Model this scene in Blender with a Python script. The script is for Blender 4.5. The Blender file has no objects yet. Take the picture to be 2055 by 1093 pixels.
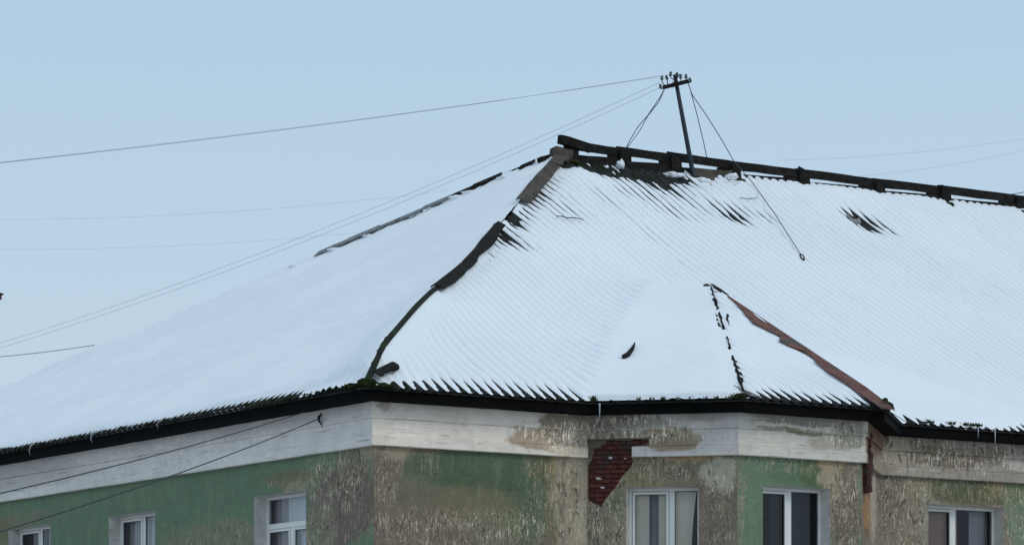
import bpy, bmesh, math, random
import numpy as np
from mathutils import Vector, Matrix
from mathutils.geometry import tessellate_polygon

S = bpy.context.scene
C = S.collection
random.seed(7)
R = math.radians
F, CX, HY, EYE = 7050.0, 1027.5, 1550.0, 1.6      # focal length in photo pixels, horizon row, eye height

# ------------------------------------------------------------------ camera
cam = bpy.data.cameras.new('camera'); co = bpy.data.objects.new('camera', cam); C.objects.link(co)
co.location = (0, 0, EYE); co.rotation_euler = (R(90), 0, 0)
cam.sensor_width = 36; cam.lens = 36*F/2055; cam.shift_y = (HY-546.5)/2055
cam.clip_start = 0.5; cam.clip_end = 4000
S.camera = co
# ------------------------------------------------------------------ sky and sun (bright overcast)
SUN_EL, SUN_AZ = 40, 118
w = bpy.data.worlds.new('World'); S.world = w; w.use_nodes = True
nt = w.node_tree; nt.nodes.clear()
def N(t, kind, **kw):
    n = t.nodes.new(kind)
    for k, v in kw.items(): setattr(n, k, v)
    return n
sky = N(nt, 'ShaderNodeTexSky', sky_type='NISHITA', sun_disc=False)
sky.sun_elevation = R(SUN_EL); sky.sun_rotation = R(SUN_AZ); sky.dust_density = 3
bg1 = N(nt, 'ShaderNodeBackground'); bg1.inputs[1].default_value = 0.05
nt.links.new(sky.outputs[0], bg1.inputs[0])
tc = N(nt, 'ShaderNodeTexCoord'); sx = N(nt, 'ShaderNodeSeparateXYZ'); nt.links.new(tc.outputs['Generated'], sx.inputs[0])
rp = N(nt, 'ShaderNodeValToRGB'); nt.links.new(sx.outputs[2], rp.inputs[0])
e = rp.color_ramp.elements
e[0].position = 0.0; e[0].color = (.61, .735, .835, 1)
e[1].position = 0.10; e[1].color = (.570, .712, .838, 1)
q = e.new(0.22); q.color = (.472, .655, .823, 1)
q = e.new(1.0); q.color = (.50, .63, .77, 1)
nz = N(nt, 'ShaderNodeTexNoise'); nz.inputs['Scale'].default_value = 3.0; nz.inputs['Detail'].default_value = 3
nt.links.new(tc.outputs['Generated'], nz.inputs[0])
mr = N(nt, 'ShaderNodeMapRange'); mr.inputs[3].default_value = .975; mr.inputs[4].default_value = 1.025
nt.links.new(nz.outputs[0], mr.inputs[0])
vm = N(nt, 'ShaderNodeVectorMath', operation='SCALE'); nt.links.new(rp.outputs[0], vm.inputs[0]); nt.links.new(mr.outputs[0], vm.inputs['Scale'])
bg2 = N(nt, 'ShaderNodeBackground'); bg2.inputs[1].default_value = 1.0
nt.links.new(vm.outputs[0], bg2.inputs[0])
mx = N(nt, 'ShaderNodeMixShader'); mx.inputs[0].default_value = 0.92
nt.links.new(bg1.outputs[0], mx.inputs[1]); nt.links.new(bg2.outputs[0], mx.inputs[2])
wo = N(nt, 'ShaderNodeOutputWorld'); nt.links.new(mx.outputs[0], wo.inputs[0])
sl = bpy.data.lights.new('sun', 'SUN'); sl.energy = 0.72; sl.angle = R(18); sl.color = (1, .98, .95)
so = bpy.data.objects.new('sun', sl); C.objects.link(so)
az = R(SUN_AZ); el = R(SUN_EL)
sd = Vector((math.sin(az)*math.cos(el), math.cos(az)*math.cos(el), math.sin(el)))
so.rotation_euler = sd.to_track_quat('Z', 'Y').to_euler(); so.location = (0, 0, 60)
S.view_settings.view_transform = 'Standard'; S.view_settings.look = 'None'
S.view_settings.exposure = 0; S.view_settings.gamma = 1; S.view_settings.use_curve_mapping = False

# ------------------------------------------------------------------ geometry helpers
EA = np.array([-2.28, 54.45]); U = np.array([.839, .544]); V = np.array([-.544, .839])
U = U/np.linalg.norm(U); V = V/np.linalg.norm(V)
Z0 = 6.01; RUN = 10.84; TAN = 0.566; WEND = 25.8; SEND = 46.0
def W(s, t, z):                                     # building coordinates (along eave, inward, above eye) -> world
    p = EA + s*U + t*V
    return Vector((p[0], p[1], z+EYE))
def ray(px, py): return Vector(((px-CX)/F, 1.0, (HY-py)/F))
def hit_line(px, p0, d):                            # vertical plane through p0 along d (building coords), column px
    a = EA + p0[0]*U + p0[1]*V; dd = d[0]*U + d[1]*V; k = (px-CX)/F
    return (k*a[1]-a[0])/(dd[0]-k*dd[1])
def proj(v): return CX+F*v.x/v.y, HY-F*(v.z-EYE)/v.y

def sstep(x, a, b):
    t = np.clip((x-a)/(b-a), 0, 1); return t*t*(3-2*t)
def vnoise(x, y, seed=0):
    x = np.asarray(x, float); y = np.asarray(y, float)
    xi = np.floor(x).astype(np.int64); yi = np.floor(y).astype(np.int64)
    fx = x-xi; fy = y-yi; fx = fx*fx*(3-2*fx); fy = fy*fy*(3-2*fy)
    def h(a, b):
        n = (a*374761393 + b*668265263 + seed*974634777) & 0xffffffff
        n = ((n ^ (n >> 13))*1274126177) & 0xffffffff
        return ((n ^ (n >> 16)) & 0xffff)/65535.0
    return (h(xi, yi)*(1-fx)+h(xi+1, yi)*fx)*(1-fy)+(h(xi, yi+1)*(1-fx)+h(xi+1, yi+1)*fx)*fy
def fbm(x, y, seed=0, o=4):
    r = 0; a = .5; t = 0
    for i in range(o):
        r = r + a*vnoise(x*2**i, y*2**i, seed+i*17); t += a; a *= .5
    return r/t*2-1

def tag(o, label=None, cat=None, group=None, kind=None):
    if label: o['label'] = label
    if cat: o['category'] = cat
    if group: o['group'] = group
    if kind: o['kind'] = kind
    return o
def empty(name, loc=(0, 0, 0), parent=None):
    o = bpy.data.objects.new(name, None); o.empty_display_size = .3; C.objects.link(o); o.location = loc
    if parent:
        o.parent = parent
    return o
def link(name, me, mat, parent=None, smooth=False):
    o = bpy.data.objects.new(name, me); C.objects.link(o)
    if mat and not me.materials: me.materials.append(mat)
    if parent: o.parent = parent; o.matrix_parent_inverse = parent.matrix_world.inverted() if parent.type != 'EMPTY' or parent.parent else Matrix.Translation(-parent.location)
    if smooth: me.polygons.foreach_set('use_smooth', [True]*len(me.polygons))
    return o
def mesh(verts, faces):
    me = bpy.data.meshes.new('m'); me.from_pydata([tuple(v) for v in verts], [], faces); me.update(); return me
def grid_mesh(P, smooth=True):                      # P (nc, nr, 3) world coordinates
    nc, nr = P.shape[:2]
    me = bpy.data.meshes.new('m'); nv = nc*nr; me.vertices.add(nv)
    me.vertices.foreach_set('co', P.reshape(-1).astype(np.float32))
    i = np.arange(nc-1)[:, None]*nr+np.arange(nr-1)[None, :]
    f = np.stack([i, i+nr, i+nr+1, i+1], -1).reshape(-1, 4); nf = len(f)
    me.loops.add(nf*4); me.loops.foreach_set('vertex_index', f.reshape(-1).astype(np.int32))
    me.polygons.add(nf); me.polygons.foreach_set('loop_start', (np.arange(nf)*4).astype(np.int32))
    me.polygons.foreach_set('loop_total', np.full(nf, 4, np.int32))
    me.update(calc_edges=True); me.validate()
    me.polygons.foreach_set('use_smooth', np.full(len(me.polygons), smooth))
    return me
def box_vf(o, ax, ay, az):                          # corner o and three edge vectors
    o, ax, ay, az = Vector(o), Vector(ax), Vector(ay), Vector(az)
    v = [o, o+ax, o+ax+ay, o+ay, o+az, o+ax+az, o+ax+ay+az, o+ay+az]
    f = [(0, 3, 2, 1), (4, 5, 6, 7), (0, 1, 5, 4), (1, 2, 6, 5), (2, 3, 7, 6), (3, 0, 4, 7)]
    if ax.cross(ay).dot(az) < 0: f = [tuple(reversed(q)) for q in f]
    return v, f
class MB:
    def __init__(s): s.v = []; s.f = []
    def add(s, v, f):
        n = len(s.v); s.v += [Vector(x) for x in v]; s.f += [tuple(i+n for i in q) for q in f]; return s
    def box(s, o, ax, ay, az): return s.add(*box_vf(o, ax, ay, az))
    def beam(s, a, b, w, h, up=(0, 0, 1)):
        a, b = Vector(a), Vector(b); d = (b-a); x = d.normalized().cross(Vector(up)).normalized(); z = x.cross(d.normalized())
        return s.box(a-x*w/2-z*h/2, d, x*w, z*h)
    def tube(s, pts, r, n=8, cap=True):
        pts = [Vector(p) for p in pts]; rr = r if isinstance(r, (list, tuple)) else [r]*len(pts)
        V_ = []; F_ = []
        for i, p in enumerate(pts):
            d = (pts[min(i+1, len(pts)-1)]-pts[max(i-1, 0)]).normalized()
            x = d.orthogonal().normalized() if abs(d.z) > .99 else d.cross(Vector((0, 0, 1))).normalized()
            y = x.cross(d)
            for k in range(n):
                a = 2*math.pi*k/n; V_.append(p+(x*math.cos(a)+y*math.sin(a))*rr[i])
        for i in range(len(pts)-1):
            for k in range(n): F_.append((i*n+k, i*n+(k+1) % n, (i+1)*n+(k+1) % n, (i+1)*n+k))
        if cap: F_.append(tuple(range(n-1, -1, -1))); F_.append(tuple((len(pts)-1)*n+k for k in range(n)))
        return s.add(V_, F_)
    def obj(s, name, mat, parent=None, smooth=False, bevel=0):
        me = mesh(s.v, s.f)
        if bevel:
            bm = bmesh.new(); bm.from_mesh(me)
            bmesh.ops.bevel(bm, geom=bm.edges[:], offset=bevel, segments=1, affect='EDGES'); bm.to_mesh(me); bm.free()
        return link(name, me, mat, parent, smooth)
def roughen(me, amp, scale, seed=0, cuts=0):
    bm = bmesh.new(); bm.from_mesh(me)
    if cuts: bmesh.ops.subdivide_edges(bm, edges=bm.edges[:], cuts=cuts, use_grid_fill=True)
    from mathutils import noise
    for v in bm.verts:
        n = noise.noise_vector(v.co*scale+Vector((seed*7.3, 0, 0))); v.co += n*amp
    bm.to_mesh(me); bm.free(); me.update()

# ------------------------------------------------------------------ material helpers
def new_mat(name, rough=.8):
    m = bpy.data.materials.new(name); m.use_nodes = True; t = m.node_tree
    b = t.nodes['Principled BSDF']; b.inputs['Roughness'].default_value = rough
    return m, t, b
def L(t, a, b): t.links.new(a, b)
def noise_node(t, vec, scale, detail=4, rough=.55, dist=0):
    n = N(t, 'ShaderNodeTexNoise'); n.inputs['Scale'].default_value = scale; n.inputs['Detail'].default_value = detail
    n.inputs['Roughness'].default_value = rough; n.inputs['Distortion'].default_value = dist
    if vec is not None: L(t, vec, n.inputs['Vector'])
    return n.outputs['Fac']
def mapr(t, v, a, b, c=0, d=1, smooth=True):
    n = N(t, 'ShaderNodeMapRange'); n.interpolation_type = 'SMOOTHSTEP' if smooth else 'LINEAR'
    L(t, v, n.inputs['Value'])
    n.inputs['From Min'].default_value = a; n.inputs['From Max'].default_value = b
    n.inputs['To Min'].default_value = c; n.inputs['To Max'].default_value = d
    return n.outputs['Result']
def math_(t, op, a, b=None):
    n = N(t, 'ShaderNodeMath', operation=op)
    for i, x in enumerate((a, b)):
        if x is None: continue
        if isinstance(x, (int, float)): n.inputs[i].default_value = x
        else: L(t, x, n.inputs[i])
    return n.outputs[0]
def mixc(t, fac, a, b, blend='MIX'):
    n = N(t, 'ShaderNodeMix', data_type='RGBA', blend_type=blend)
    for i, x in ((0, fac), (6, a), (7, b)):
        if isinstance(x, (int, float)): n.inputs[i].default_value = x
        elif isinstance(x, tuple): n.inputs[i].default_value = (*x, 1)
        else: L(t, x, n.inputs[i])
    return n.outputs[2]
def mapping(t, vec, scale=(1, 1, 1), loc=(0, 0, 0)):
    n = N(t, 'ShaderNodeMapping'); L(t, vec, n.inputs[0]); n.inputs['Scale'].default_value = scale; n.inputs['Location'].default_value = loc
    return n.outputs[0]
def bump(t, b, h, strength=.5, dist=.02):
    n = N(t, 'ShaderNodeBump'); n.inputs['Strength'].default_value = strength; n.inputs['Distance'].default_value = dist
    L(t, h, n.inputs['Height']); L(t, n.outputs[0], b.inputs['Normal'])
def simple(name, c1, c2, scale=6, rough=.8, c3=None, s3=1.5, th=(.5, .62), bmp=.4, bdist=.01, stretch=None, metallic=0):
    m, t, b = new_mat(name, rough); b.inputs['Metallic'].default_value = metallic
    co_ = N(t, 'ShaderNodeTexCoord').outputs['Object']
    if stretch: co_ = mapping(t, co_, stretch)
    f = noise_node(t, co_, scale, 6, .65)
    c = mixc(t, mapr(t, f, .3, .7), c1, c2)
    if c3: c = mixc(t, mapr(t, noise_node(t, co_, s3, 5, .6), *th), c, c3)
    L(t, c, b.inputs['Base Color'])
    if bmp: bump(t, b, f, bmp, bdist)
    if max(c2) < .14 and rough > .75: b.inputs['Specular IOR Level'].default_value = .12
    return m

# snow
M = {}
m, t, b = new_mat('snow', .65)
co_ = N(t, 'ShaderNodeTexCoord').outputs['Object']
f = noise_node(t, co_, .35, 4, .6); g = noise_node(t, co_, 9, 6, .6)
c = mixc(t, mapr(t, f, .35, .65), (.875, .90, .915), (.925, .935, .945))
L(t, c, b.inputs['Base Color']); b.inputs['Specular IOR Level'].default_value = .25
bump(t, b, g, .35, .02); M['snow'] = m
# asbestos cement sheets, mossy and weathered
M['sheet'] = simple('asbestos_sheet', (.016, .018, .018), (.046, .046, .045), 7, .95, (.017, .024, .010), 1.6, (.50, .66), .6, .012)
M['cap_dark'] = simple('old_ridge_board', (.008, .008, .008), (.030, .025, .022), 9, .95, (.014, .014, .010), 2.2, (.48, .62), .6, .012)
M['cap_green'] = simple('mossy_batten', (.012, .016, .011), (.036, .040, .032), 9, .95, (.030, .050, .018), 2.2, (.54, .70), .6, .012)
M['cap_brown'] = simple('brown_hip_tile', (.060, .050, .041), (.120, .101, .083), 5, .95, (.030, .032, .022), 2.6, (.52, .66), .6, .012)
M['cap_grey'] = simple('grey_hip_tile', (.16, .17, .17), (.26, .27, .28), 4, .9, (.06, .065, .06), 2.0, (.55, .68), .4, .01)
M['tar'] = simple('black_fascia', (.002, .002, .002), (.005, .0045, .004), 4, .95, (.009, .007, .006), 1.4, (.62, .8), .4, .01)  # black boards, with the shade under the eaves put into the colour
M['gutter'] = simple('gutter_lip', (.022, .020, .019), (.055, .048, .044), 6, .8)
M['moss'] = simple('moss', (.012, .017, .006), (.040, .050, .016), 22, 1, None, bmp=.8, bdist=.02)
M['rust'] = simple('rusted_sheet_metal', (.085, .030, .020), (.20, .078, .048), 4.5, .8, (.075, .058, .052), 1.8, (.52, .68), .4, .006)
M['rust_dark'] = simple('rusted_downpipe', (.050, .022, .020), (.125, .060, .050), 12, .85, (.10, .085, .075), 5, (.52, .66), .6, .01)
M['pole'] = simple('pole_steel', (.010, .016, .026), (.022, .030, .042), 6, .6, (.030, .018, .016), 2, (.6, .7))
M['arm'] = simple('crossarm_steel', (.012, .010, .012), (.030, .018, .018), 8, .8)
M['insul'] = simple('insulator_glaze', (.030, .050, .045), (.10, .14, .13), 30, .3, None, bmp=0)
M['wire'] = simple('wire', (.035, .036, .042), (.05, .05, .055), 6, .7, None, bmp=0)
M['wire_far'] = simple('wire_weathered', (.17, .20, .23), (.20, .23, .26), 6, .7, None, bmp=0)  # paler blue-grey for the fainter wires
M['cable'] = simple('black_cable', (.008, .009, .008), (.016, .017, .016), 6, .7, None, bmp=0)
M['pvc'] = simple('white_plastic_frame', (.86, .83, .77), (.90, .87, .81), 2, .35, (.68, .67, .64), 1.2, (.55, .75), bmp=0)
M['gasket'] = simple('rubber_seal', (.02, .02, .02), (.03, .03, .03), 2, .6, bmp=0)
M['reveal'] = simple('reveal_plaster', (.60, .56, .51), (.76, .72, .66), 3.5, .9, (.42, .38, .33), 2.1, (.52, .70), .4, .006)
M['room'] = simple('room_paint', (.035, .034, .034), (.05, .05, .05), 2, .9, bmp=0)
M['curtain_beige'] = simple('beige_curtain', (.90, .78, .62), (.95, .86, .72), 2, .9, bmp=0)
M['curtain_mauve'] = simple('grey_mauve_curtain', (.42, .38, .40), (.52, .48, .49), 2, .9, bmp=0)
M['curtain_white'] = simple('white_net_curtain', (.82, .85, .87), (.90, .92, .94), 2, .9, bmp=0)
M['curtain_brown'] = simple('brown_curtain', (.36, .22, .18), (.44, .28, .23), 2, .9, bmp=0)
M['curtain_dark'] = simple('dark_drape', (.035, .038, .045), (.06, .065, .075), 2, .9, bmp=0)
M['ice'] = simple('ice', (.36, .39, .40), (.50, .53, .55), 10, .2, bmp=0)
M['brick'] = simple('red_brick', (.070, .020, .015), (.150, .040, .028), 9, .95, (.060, .040, .034), 3.0, (.50, .64), .7, .008)
M['mortar'] = simple('dark_mortar', (.078, .027, .021), (.115, .044, .034), 18, 1, bmp=.8)
M['twig'] = simple('twig', (.016, .015, .012), (.04, .035, .03), 8, .9, bmp=0)
M['lamp_red'] = simple('dark_red_paint', (.07, .022, .022), (.10, .035, .03), 8, .6, bmp=0)
m, t, b = new_mat('window_glass', .02)
t.nodes.remove(b)
tr = N(t, 'ShaderNodeBsdfTransparent'); tr.inputs[0].default_value = (.93, .94, .94, 1)
gl = N(t, 'ShaderNodeBsdfGlossy'); gl.inputs['Roughness'].default_value = .015; gl.inputs[0].default_value = (.9, .95, 1, 1)
fr = N(t, 'ShaderNodeFresnel'); fr.inputs[0].default_value = 1.52
ms = N(t, 'ShaderNodeMixShader'); L(t, mapr(t, fr.outputs[0], 0, 1, -.005, .95, False), ms.inputs[0])
L(t, tr.outputs[0], ms.inputs[1]); L(t, gl.outputs[0], ms.inputs[2]); L(t, ms.outputs[0], t.nodes['Material Output'].inputs[0]); M['glass'] = m
# snow-covered ground, trodden and dirty
M['ground'] = simple('trodden_snow', (.24, .245, .25), (.42, .43, .44), .35, .9, (.20, .19, .18), .08, (.56, .72), .5, .05)

# ------------------------------------------------------------------ setting
ground = link('ground', mesh([(-900, -300, 0), (900, -300, 0), (900, 1600, 0), (-900, 1600, 0)], [(0, 1, 2, 3)]), M['ground'])
tag(ground, 'trodden snow-covered ground around the house', kind='structure')

# ------------------------------------------------------------------ plan of the house
OV = .40
sb0 = hit_line(1178, (0, OV), (1, 0))               # bay starts
r2 = math.sqrt(.5)
k3 = hit_line(1480, (sb0, OV), (r2, -r2)); B1 = (sb0+k3*r2, OV-k3*r2)
k4 = hit_line(1729, B1, (1, 0)); B2 = (B1[0]+k4, B1[1]); dep = OV-B1[1]
B3 = (B2[0]+dep, OV)
A0 = (OV, OV)
walls = {                                            # start, end in building coordinates, seen from outside left to right
 'left': ((OV, WEND-OV), A0), 'front': (A0, (sb0, OV)), 'bay_side': ((sb0, OV), B1), 'bay_front': (B1, B2),
 'bay_return': (B2, B3), 'right': (B3, (SEND-OV, OV))}
s0 = sb0-OV*(math.sqrt(2)-1); t4 = B1[1]-OV; s1 = s0-t4; s2 = B2[0]+OV*(math.sqrt(2)-1); s3 = s2-t4
eave = [(0, WEND), (0, 0), (s0, 0), (s1, t4), (s2, t4), (s3, 0), (SEND, 0), (SEND, WEND)]
def fdir(n):
    a, b_ = walls[n]; d = Vector((b_[0]-a[0], b_[1]-a[1])); return Vector(a), d.normalized(), d.length
def f2w(n, along, z, out=0):                         # facade coordinates -> world; out = metres proud of the wall plane
    a, d, l = fdir(n); p = a+d*along+Vector((d.y, -d.x))*out; return W(p.x, p.y, z)
def px2f(n, px, py, out=0):
    a, d, l = fdir(n); a = a+Vector((d.y, -d.x))*out
    k = hit_line(px, a, d); p = a+d*k; q = EA+p.x*U+p.y*V
    return k, (HY-py)/F*q[1]
0 and print('B3 px', proj(W(B3[0], B3[1], 5)), 'eave corner px', proj(W(s2, t4, Z0)), 'dep', dep)

# main roof height and bay planes
def sag(s, t):
    return .22*4*(t/RUN)*(1-t/RUN)*sstep(s-t, .3, 4.0)
def zmain(s, t): return Z0+TAN*t-sag(s, t)
def hipbump(k): return .27*sstep(k, .0, .8)*(1-sstep(k, 2.2, 5.4))
# bay apex: where the sight line of its top meets the main slope
tq = 3.0
for it in range(60):
    sq = hit_line(1428, (0, tq), (1, 0)); p = W(sq, tq, 0); zr = (HY-586)/F*p.y; zm = zmain(sq, tq)+.42
    tq += (zr-zm)/TAN*.3 * (-1 if False else 1) if False else (zr-zm)*.5
zq = float(zmain(sq, tq))+.42; 0 and print('apex', sq, tq, zq, 's1', s1, 's2', s2, 't4', t4)
T4 = (zq-Z0)/(tq-t4); T3 = (zq-Z0)/((sq-s0+tq)*r2); T5 = (zq-Z0)/((s3-sq+tq)*r2)
0 and print('bay slopes', T3, T4, T5)
def plane3(s, t): return Z0+T3*((s-s0)+t)*r2
def plane4(s, t): return Z0+T4*(t-t4)
def plane5(s, t): return Z0+T5*((s3-s)+t)*r2
def smin(a, b, k):
    h = np.clip(.5+.5*(b-a)/k, 0, 1); return b*(1-h)+a*h-k*h*(1-h)
def smax(a, b, k): return -smin(-a, -b, k)
def zroof(s, t, k=.5):
    s = np.asarray(s, float); t = np.asarray(t, float)
    bay = np.minimum(np.minimum(smin(plane3(s, t), plane4(s, t), .06), plane5(s, t)), zq+.02-.05*(t-tq))
    kk = k*sstep(sq+.3-s, 0, 1.6)*sstep(t-tmin(s), .0, 1.3)+.05+.25*k*sstep(t-tq, 0, .5)
    return smax(zmain(s, t), bay, kk)
def zbase(s, t): return zroof(s, t, .02)
def tmin(s):
    s = np.asarray(s, float)
    return np.where(s < s0, 0, np.where(s < s1, -(s-s0), np.where(s < s2, t4, np.where(s < s3, t4+(s-s2), 0))))
def px2roof(px, py, fz=None):                        # point of the main/bay slope seen at a pixel
    t = 3.0; fz = fz or (lambda s, t: float(zroof(s, t)))
    lo, hi = t4-.1, RUN+1
    g = lambda t: fz(hit_line(px, (0, t), (1, 0)), t)-(HY-py)/F*W(hit_line(px, (0, t), (1, 0)), t, 0).y
    prev = None
    for i in range(400):
        tt = lo+(hi-lo)*i/399; v = g(tt)
        if prev is not None and prev <= 0 < v: t = tt; break
        prev = v
    else: t = None
    if t is None: return None
    return hit_line(px, (0, t), (1, 0)), t

# ------------------------------------------------------------------ the house
house = empty('old_apartment_house', W(0, 0, -EYE))
tag(house, 'old two-storey house with peeling green plaster and a snow-covered corrugated hip roof', 'house')
def empty_child(name, parent):
    o = bpy.data.objects.new(name, None); C.objects.link(o); o.parent = parent; o.matrix_parent_inverse = Matrix.Translation(-parent.location)
    return o
bpy.context.view_layer.update()
HINV = Matrix.Translation(-house.location)
def part(name, me, mat, parent=None, smooth=False):
    o = bpy.data.objects.new(name, me); C.objects.link(o)
    if mat and not me.materials: me.materials.append(mat)
    o.parent = parent or house
    if (parent or house) is house: o.matrix_parent_inverse = HINV
    if smooth: me.polygons.foreach_set('use_smooth', [True]*len(me.polygons))
    return o
def ppart(mb, name, mat, parent=None, smooth=False, bevel=0):
    me = mesh(mb.v, mb.f)
    if bevel:
        bm = bmesh.new(); bm.from_mesh(me); bmesh.ops.bevel(bm, geom=bm.edges[:], offset=bevel, segments=1, affect='EDGES'); bm.to_mesh(me); bm.free()
    return part(name, me, mat, parent, smooth)

# ---- facade materials: stains, paint, bare plaster and some eave shade laid out in metres on each wall
GREEN = (.122, .205, .150); GREEN_D = (.060, .125, .078); BROWN = (.150, .125, .110); GREYB = (.195, .180, .158)
BEIGE = (.330, .300, .240); OLIVE = (.150, .150, .090); MOSSY = (.062, .082, .036); OCHRE = (.34, .25, .15); DARKB = (.085, .075, .060)
WHITE = (.50, .50, .485); GREYW = (.34, .34, .335); PINKB = (.26, .19, .17); RUSTY = (.20, .085, .03); TAUPE = (.135, .110, .105)
def facade_mat(name, wall, base, base2, patches, streaks, cornice=False, whites=()):
    """patches: (px, py, rx, ry, colour, softness, strength) in photo pixels; streaks: (px, py, rx, ry, strength)"""
    m, t, b = new_mat(name, .92)
    uv = N(t, 'ShaderNodeUVMap', uv_map='facade').outputs[0]
    # ragged domain
    n1 = N(t, 'ShaderNodeTexNoise'); n1.inputs['Scale'].default_value = 2.6; n1.inputs['Detail'].default_value = 10; n1.inputs['Roughness'].default_value = .76
    L(t, uv, n1.inputs['Vector'])
    sub = N(t, 'ShaderNodeVectorMath', operation='SUBTRACT'); L(t, n1.outputs['Color'], sub.inputs[0]); sub.inputs[1].default_value = (.5, .5, .5)
    sc = N(t, 'ShaderNodeVectorMath', operation='MULTIPLY'); L(t, sub.outputs[0], sc.inputs[0]); sc.inputs[1].default_value = (.85, .65, 0) if not cornice else (1.1, .22, 0)
    ad = N(t, 'ShaderNodeVectorMath', operation='ADD'); L(t, uv, ad.inputs[0]); L(t, sc.outputs[0], ad.inputs[1]); wuv = ad.outputs[0]
    s2_ = N(t, 'ShaderNodeVectorMath', operation='MULTIPLY'); L(t, sub.outputs[0], s2_.inputs[0]); s2_.inputs[1].default_value = (.07, .10, 0)
    a2_ = N(t, 'ShaderNodeVectorMath', operation='ADD'); L(t, uv, a2_.inputs[0]); L(t, s2_.outputs[0], a2_.inputs[1]); wu2 = a2_.outputs[0]
    big = noise_node(t, uv, 1.1, 5, .6); fine = noise_node(t, uv, 14, 6, .7); grain = noise_node(t, uv, 70, 3, .6)
    drip = noise_node(t, mapping(t, wu2, (5, .9, 1)), 1.0, 8, .75); drip2 = noise_node(t, mapping(t, wu2, (30, 3.2, 1)), 1.0, 6, .75, .25)
    col = mixc(t, mapr(t, big, .35, .65), base, base2)
    ppm = lambda: None
    k0, z0_ = px2f(wall, 1000, 900)
    kx0, _ = px2f(wall, patches[0][0]-20, patches[0][1]) if patches else (0, 0)
    for (px, py, rx, ry, c, soft, st) in patches:
        k, z = px2f(wall, px, py); ka, _ = px2f(wall, px-rx, py); kb, _ = px2f(wall, px+rx, py)
        _, za = px2f(wall, px, py-ry); R_x = max(abs(kb-ka)/2, .02); R_z = max(abs(za-z), .02)
        v = mapping(t, wuv, (1/R_x, 1/R_z, 0), (-k/R_x, -z/R_z, 0))
        ln = N(t, 'ShaderNodeVectorMath', operation='LENGTH'); L(t, v, ln.inputs[0])
        msk = mapr(t, ln.outputs['Value'], 1-soft*.6, 1+soft*.6, st, 0)
        col = mixc(t, msk, col, c)
    # drips, grime, mottling
    col = mixc(t, mapr(t, drip, .50, .68, 0, .20), col, (.36, .34, .29))
    col = mixc(t, mapr(t, drip, .32, .46, .22, 0), col, (.055, .050, .042))
    col = mixc(t, mapr(t, fine, .25, .75, -.0, .22), col, mixc(t, .5, col, (.36, .35, .31)))
    col = mixc(t, mapr(t, fine, .22, .42, .30, 0), col, (.07, .065, .055))
    col = mixc(t, mapr(t, noise_node(t, wuv, 6.5, 8, .72), .36, .62, .22, 0), col, mixc(t, .6, col, (.05, .05, .035)))
    # thin white scratches where the paint flaked
    sm = None
    for (px, py, rx, ry, st) in streaks:
        k, z = px2f(wall, px, py); ka, _ = px2f(wall, px-rx, py); kb, _ = px2f(wall, px+rx, py); _, za = px2f(wall, px, py-ry)
        R_x = abs(kb-ka)/2; R_z = abs(za-z)
        v = mapping(t, wuv, (1/R_x, 1/R_z, 0), (-k/R_x, -z/R_z, 0))
        ln = N(t, 'ShaderNodeVectorMath', operation='LENGTH'); L(t, v, ln.inputs[0])
        a = mapr(t, ln.outputs['Value'], .6, 1.25, st, 0); sm = a if sm is None else math_(t, 'MAXIMUM', sm, a)
    bh = fine
    if sm is not None:                                # flaked coats: sharp-edged islands, light and dark
        fl = noise_node(t, mapping(t, wu2, (6.5, 2.6, 1)), 1.5, 9, .72); fl2 = noise_node(t, mapping(t, wu2, (6.5, 2.8, 1), (7, 3, 0)), 1.4, 9, .70)
        col = mixc(t, math_(t, 'MULTIPLY', mapr(t, fl, .545, .57, 0, .65), sm), col, (.34, .32, .265))
        col = mixc(t, math_(t, 'MULTIPLY', mapr(t, fl2, .548, .57, 0, .70), sm), col, (.062, .056, .044))
        ed = mapr(t, math_(t, 'ABSOLUTE', math_(t, 'SUBTRACT', fl2, .548)), .003, .012, .8, 0)
        col = mixc(t, math_(t, 'MULTIPLY', math_(t, 'MULTIPLY', ed, mapr(t, fine, .42, .55)), sm), col, (.62, .59, .52))
        bh = math_(t, 'ADD', bh, math_(t, 'MULTIPLY', math_(t, 'MULTIPLY', mapr(t, fl, .545, .575, 0, 1), sm), .8))
        sm = math_(t, 'MULTIPLY', sm, mapr(t, noise_node(t, uv, 2.3, 4, .6), .38, .60, .18, 1))
        dd = math_(t, 'MAXIMUM', mapr(t, drip2, .565, .60), mapr(t, noise_node(t, mapping(t, wu2, (26, 10, 1)), 1.0, 7, .75), .575, .605))
        col = mixc(t, math_(t, 'MULTIPLY', math_(t, 'MULTIPLY', dd, sm), 1.0), col, (.70, .67, .60))
        bh = math_(t, 'ADD', bh, math_(t, 'MULTIPLY', dd, .6))
    if cornice:
        hz = noise_node(t, mapping(t, uv, (.9, 26, 1)), 1.0, 6, .7, .3)
        col = mixc(t, mapr(t, hz, .52, .72, 0, .35), col, (.14, .135, .125))
        crk = noise_node(t, mapping(t, uv, (1.6, 40, 1)), 1.0, 5, .7, .8)
        col = mixc(t, mapr(t, crk, .61, .66, 0, .55), col, (.045, .042, .04))
        bh = math_(t, 'ADD', fine, math_(t, 'MULTIPLY', hz, 1.2))
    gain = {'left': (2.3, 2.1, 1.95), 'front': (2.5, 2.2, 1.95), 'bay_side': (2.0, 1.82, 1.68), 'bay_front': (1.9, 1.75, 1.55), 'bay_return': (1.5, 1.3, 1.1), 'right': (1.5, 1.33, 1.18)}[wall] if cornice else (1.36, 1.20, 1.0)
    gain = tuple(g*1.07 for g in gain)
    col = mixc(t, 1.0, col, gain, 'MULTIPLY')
    L(t, col, b.inputs['Base Color']); b.inputs['Specular IOR Level'].default_value = .25
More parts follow.
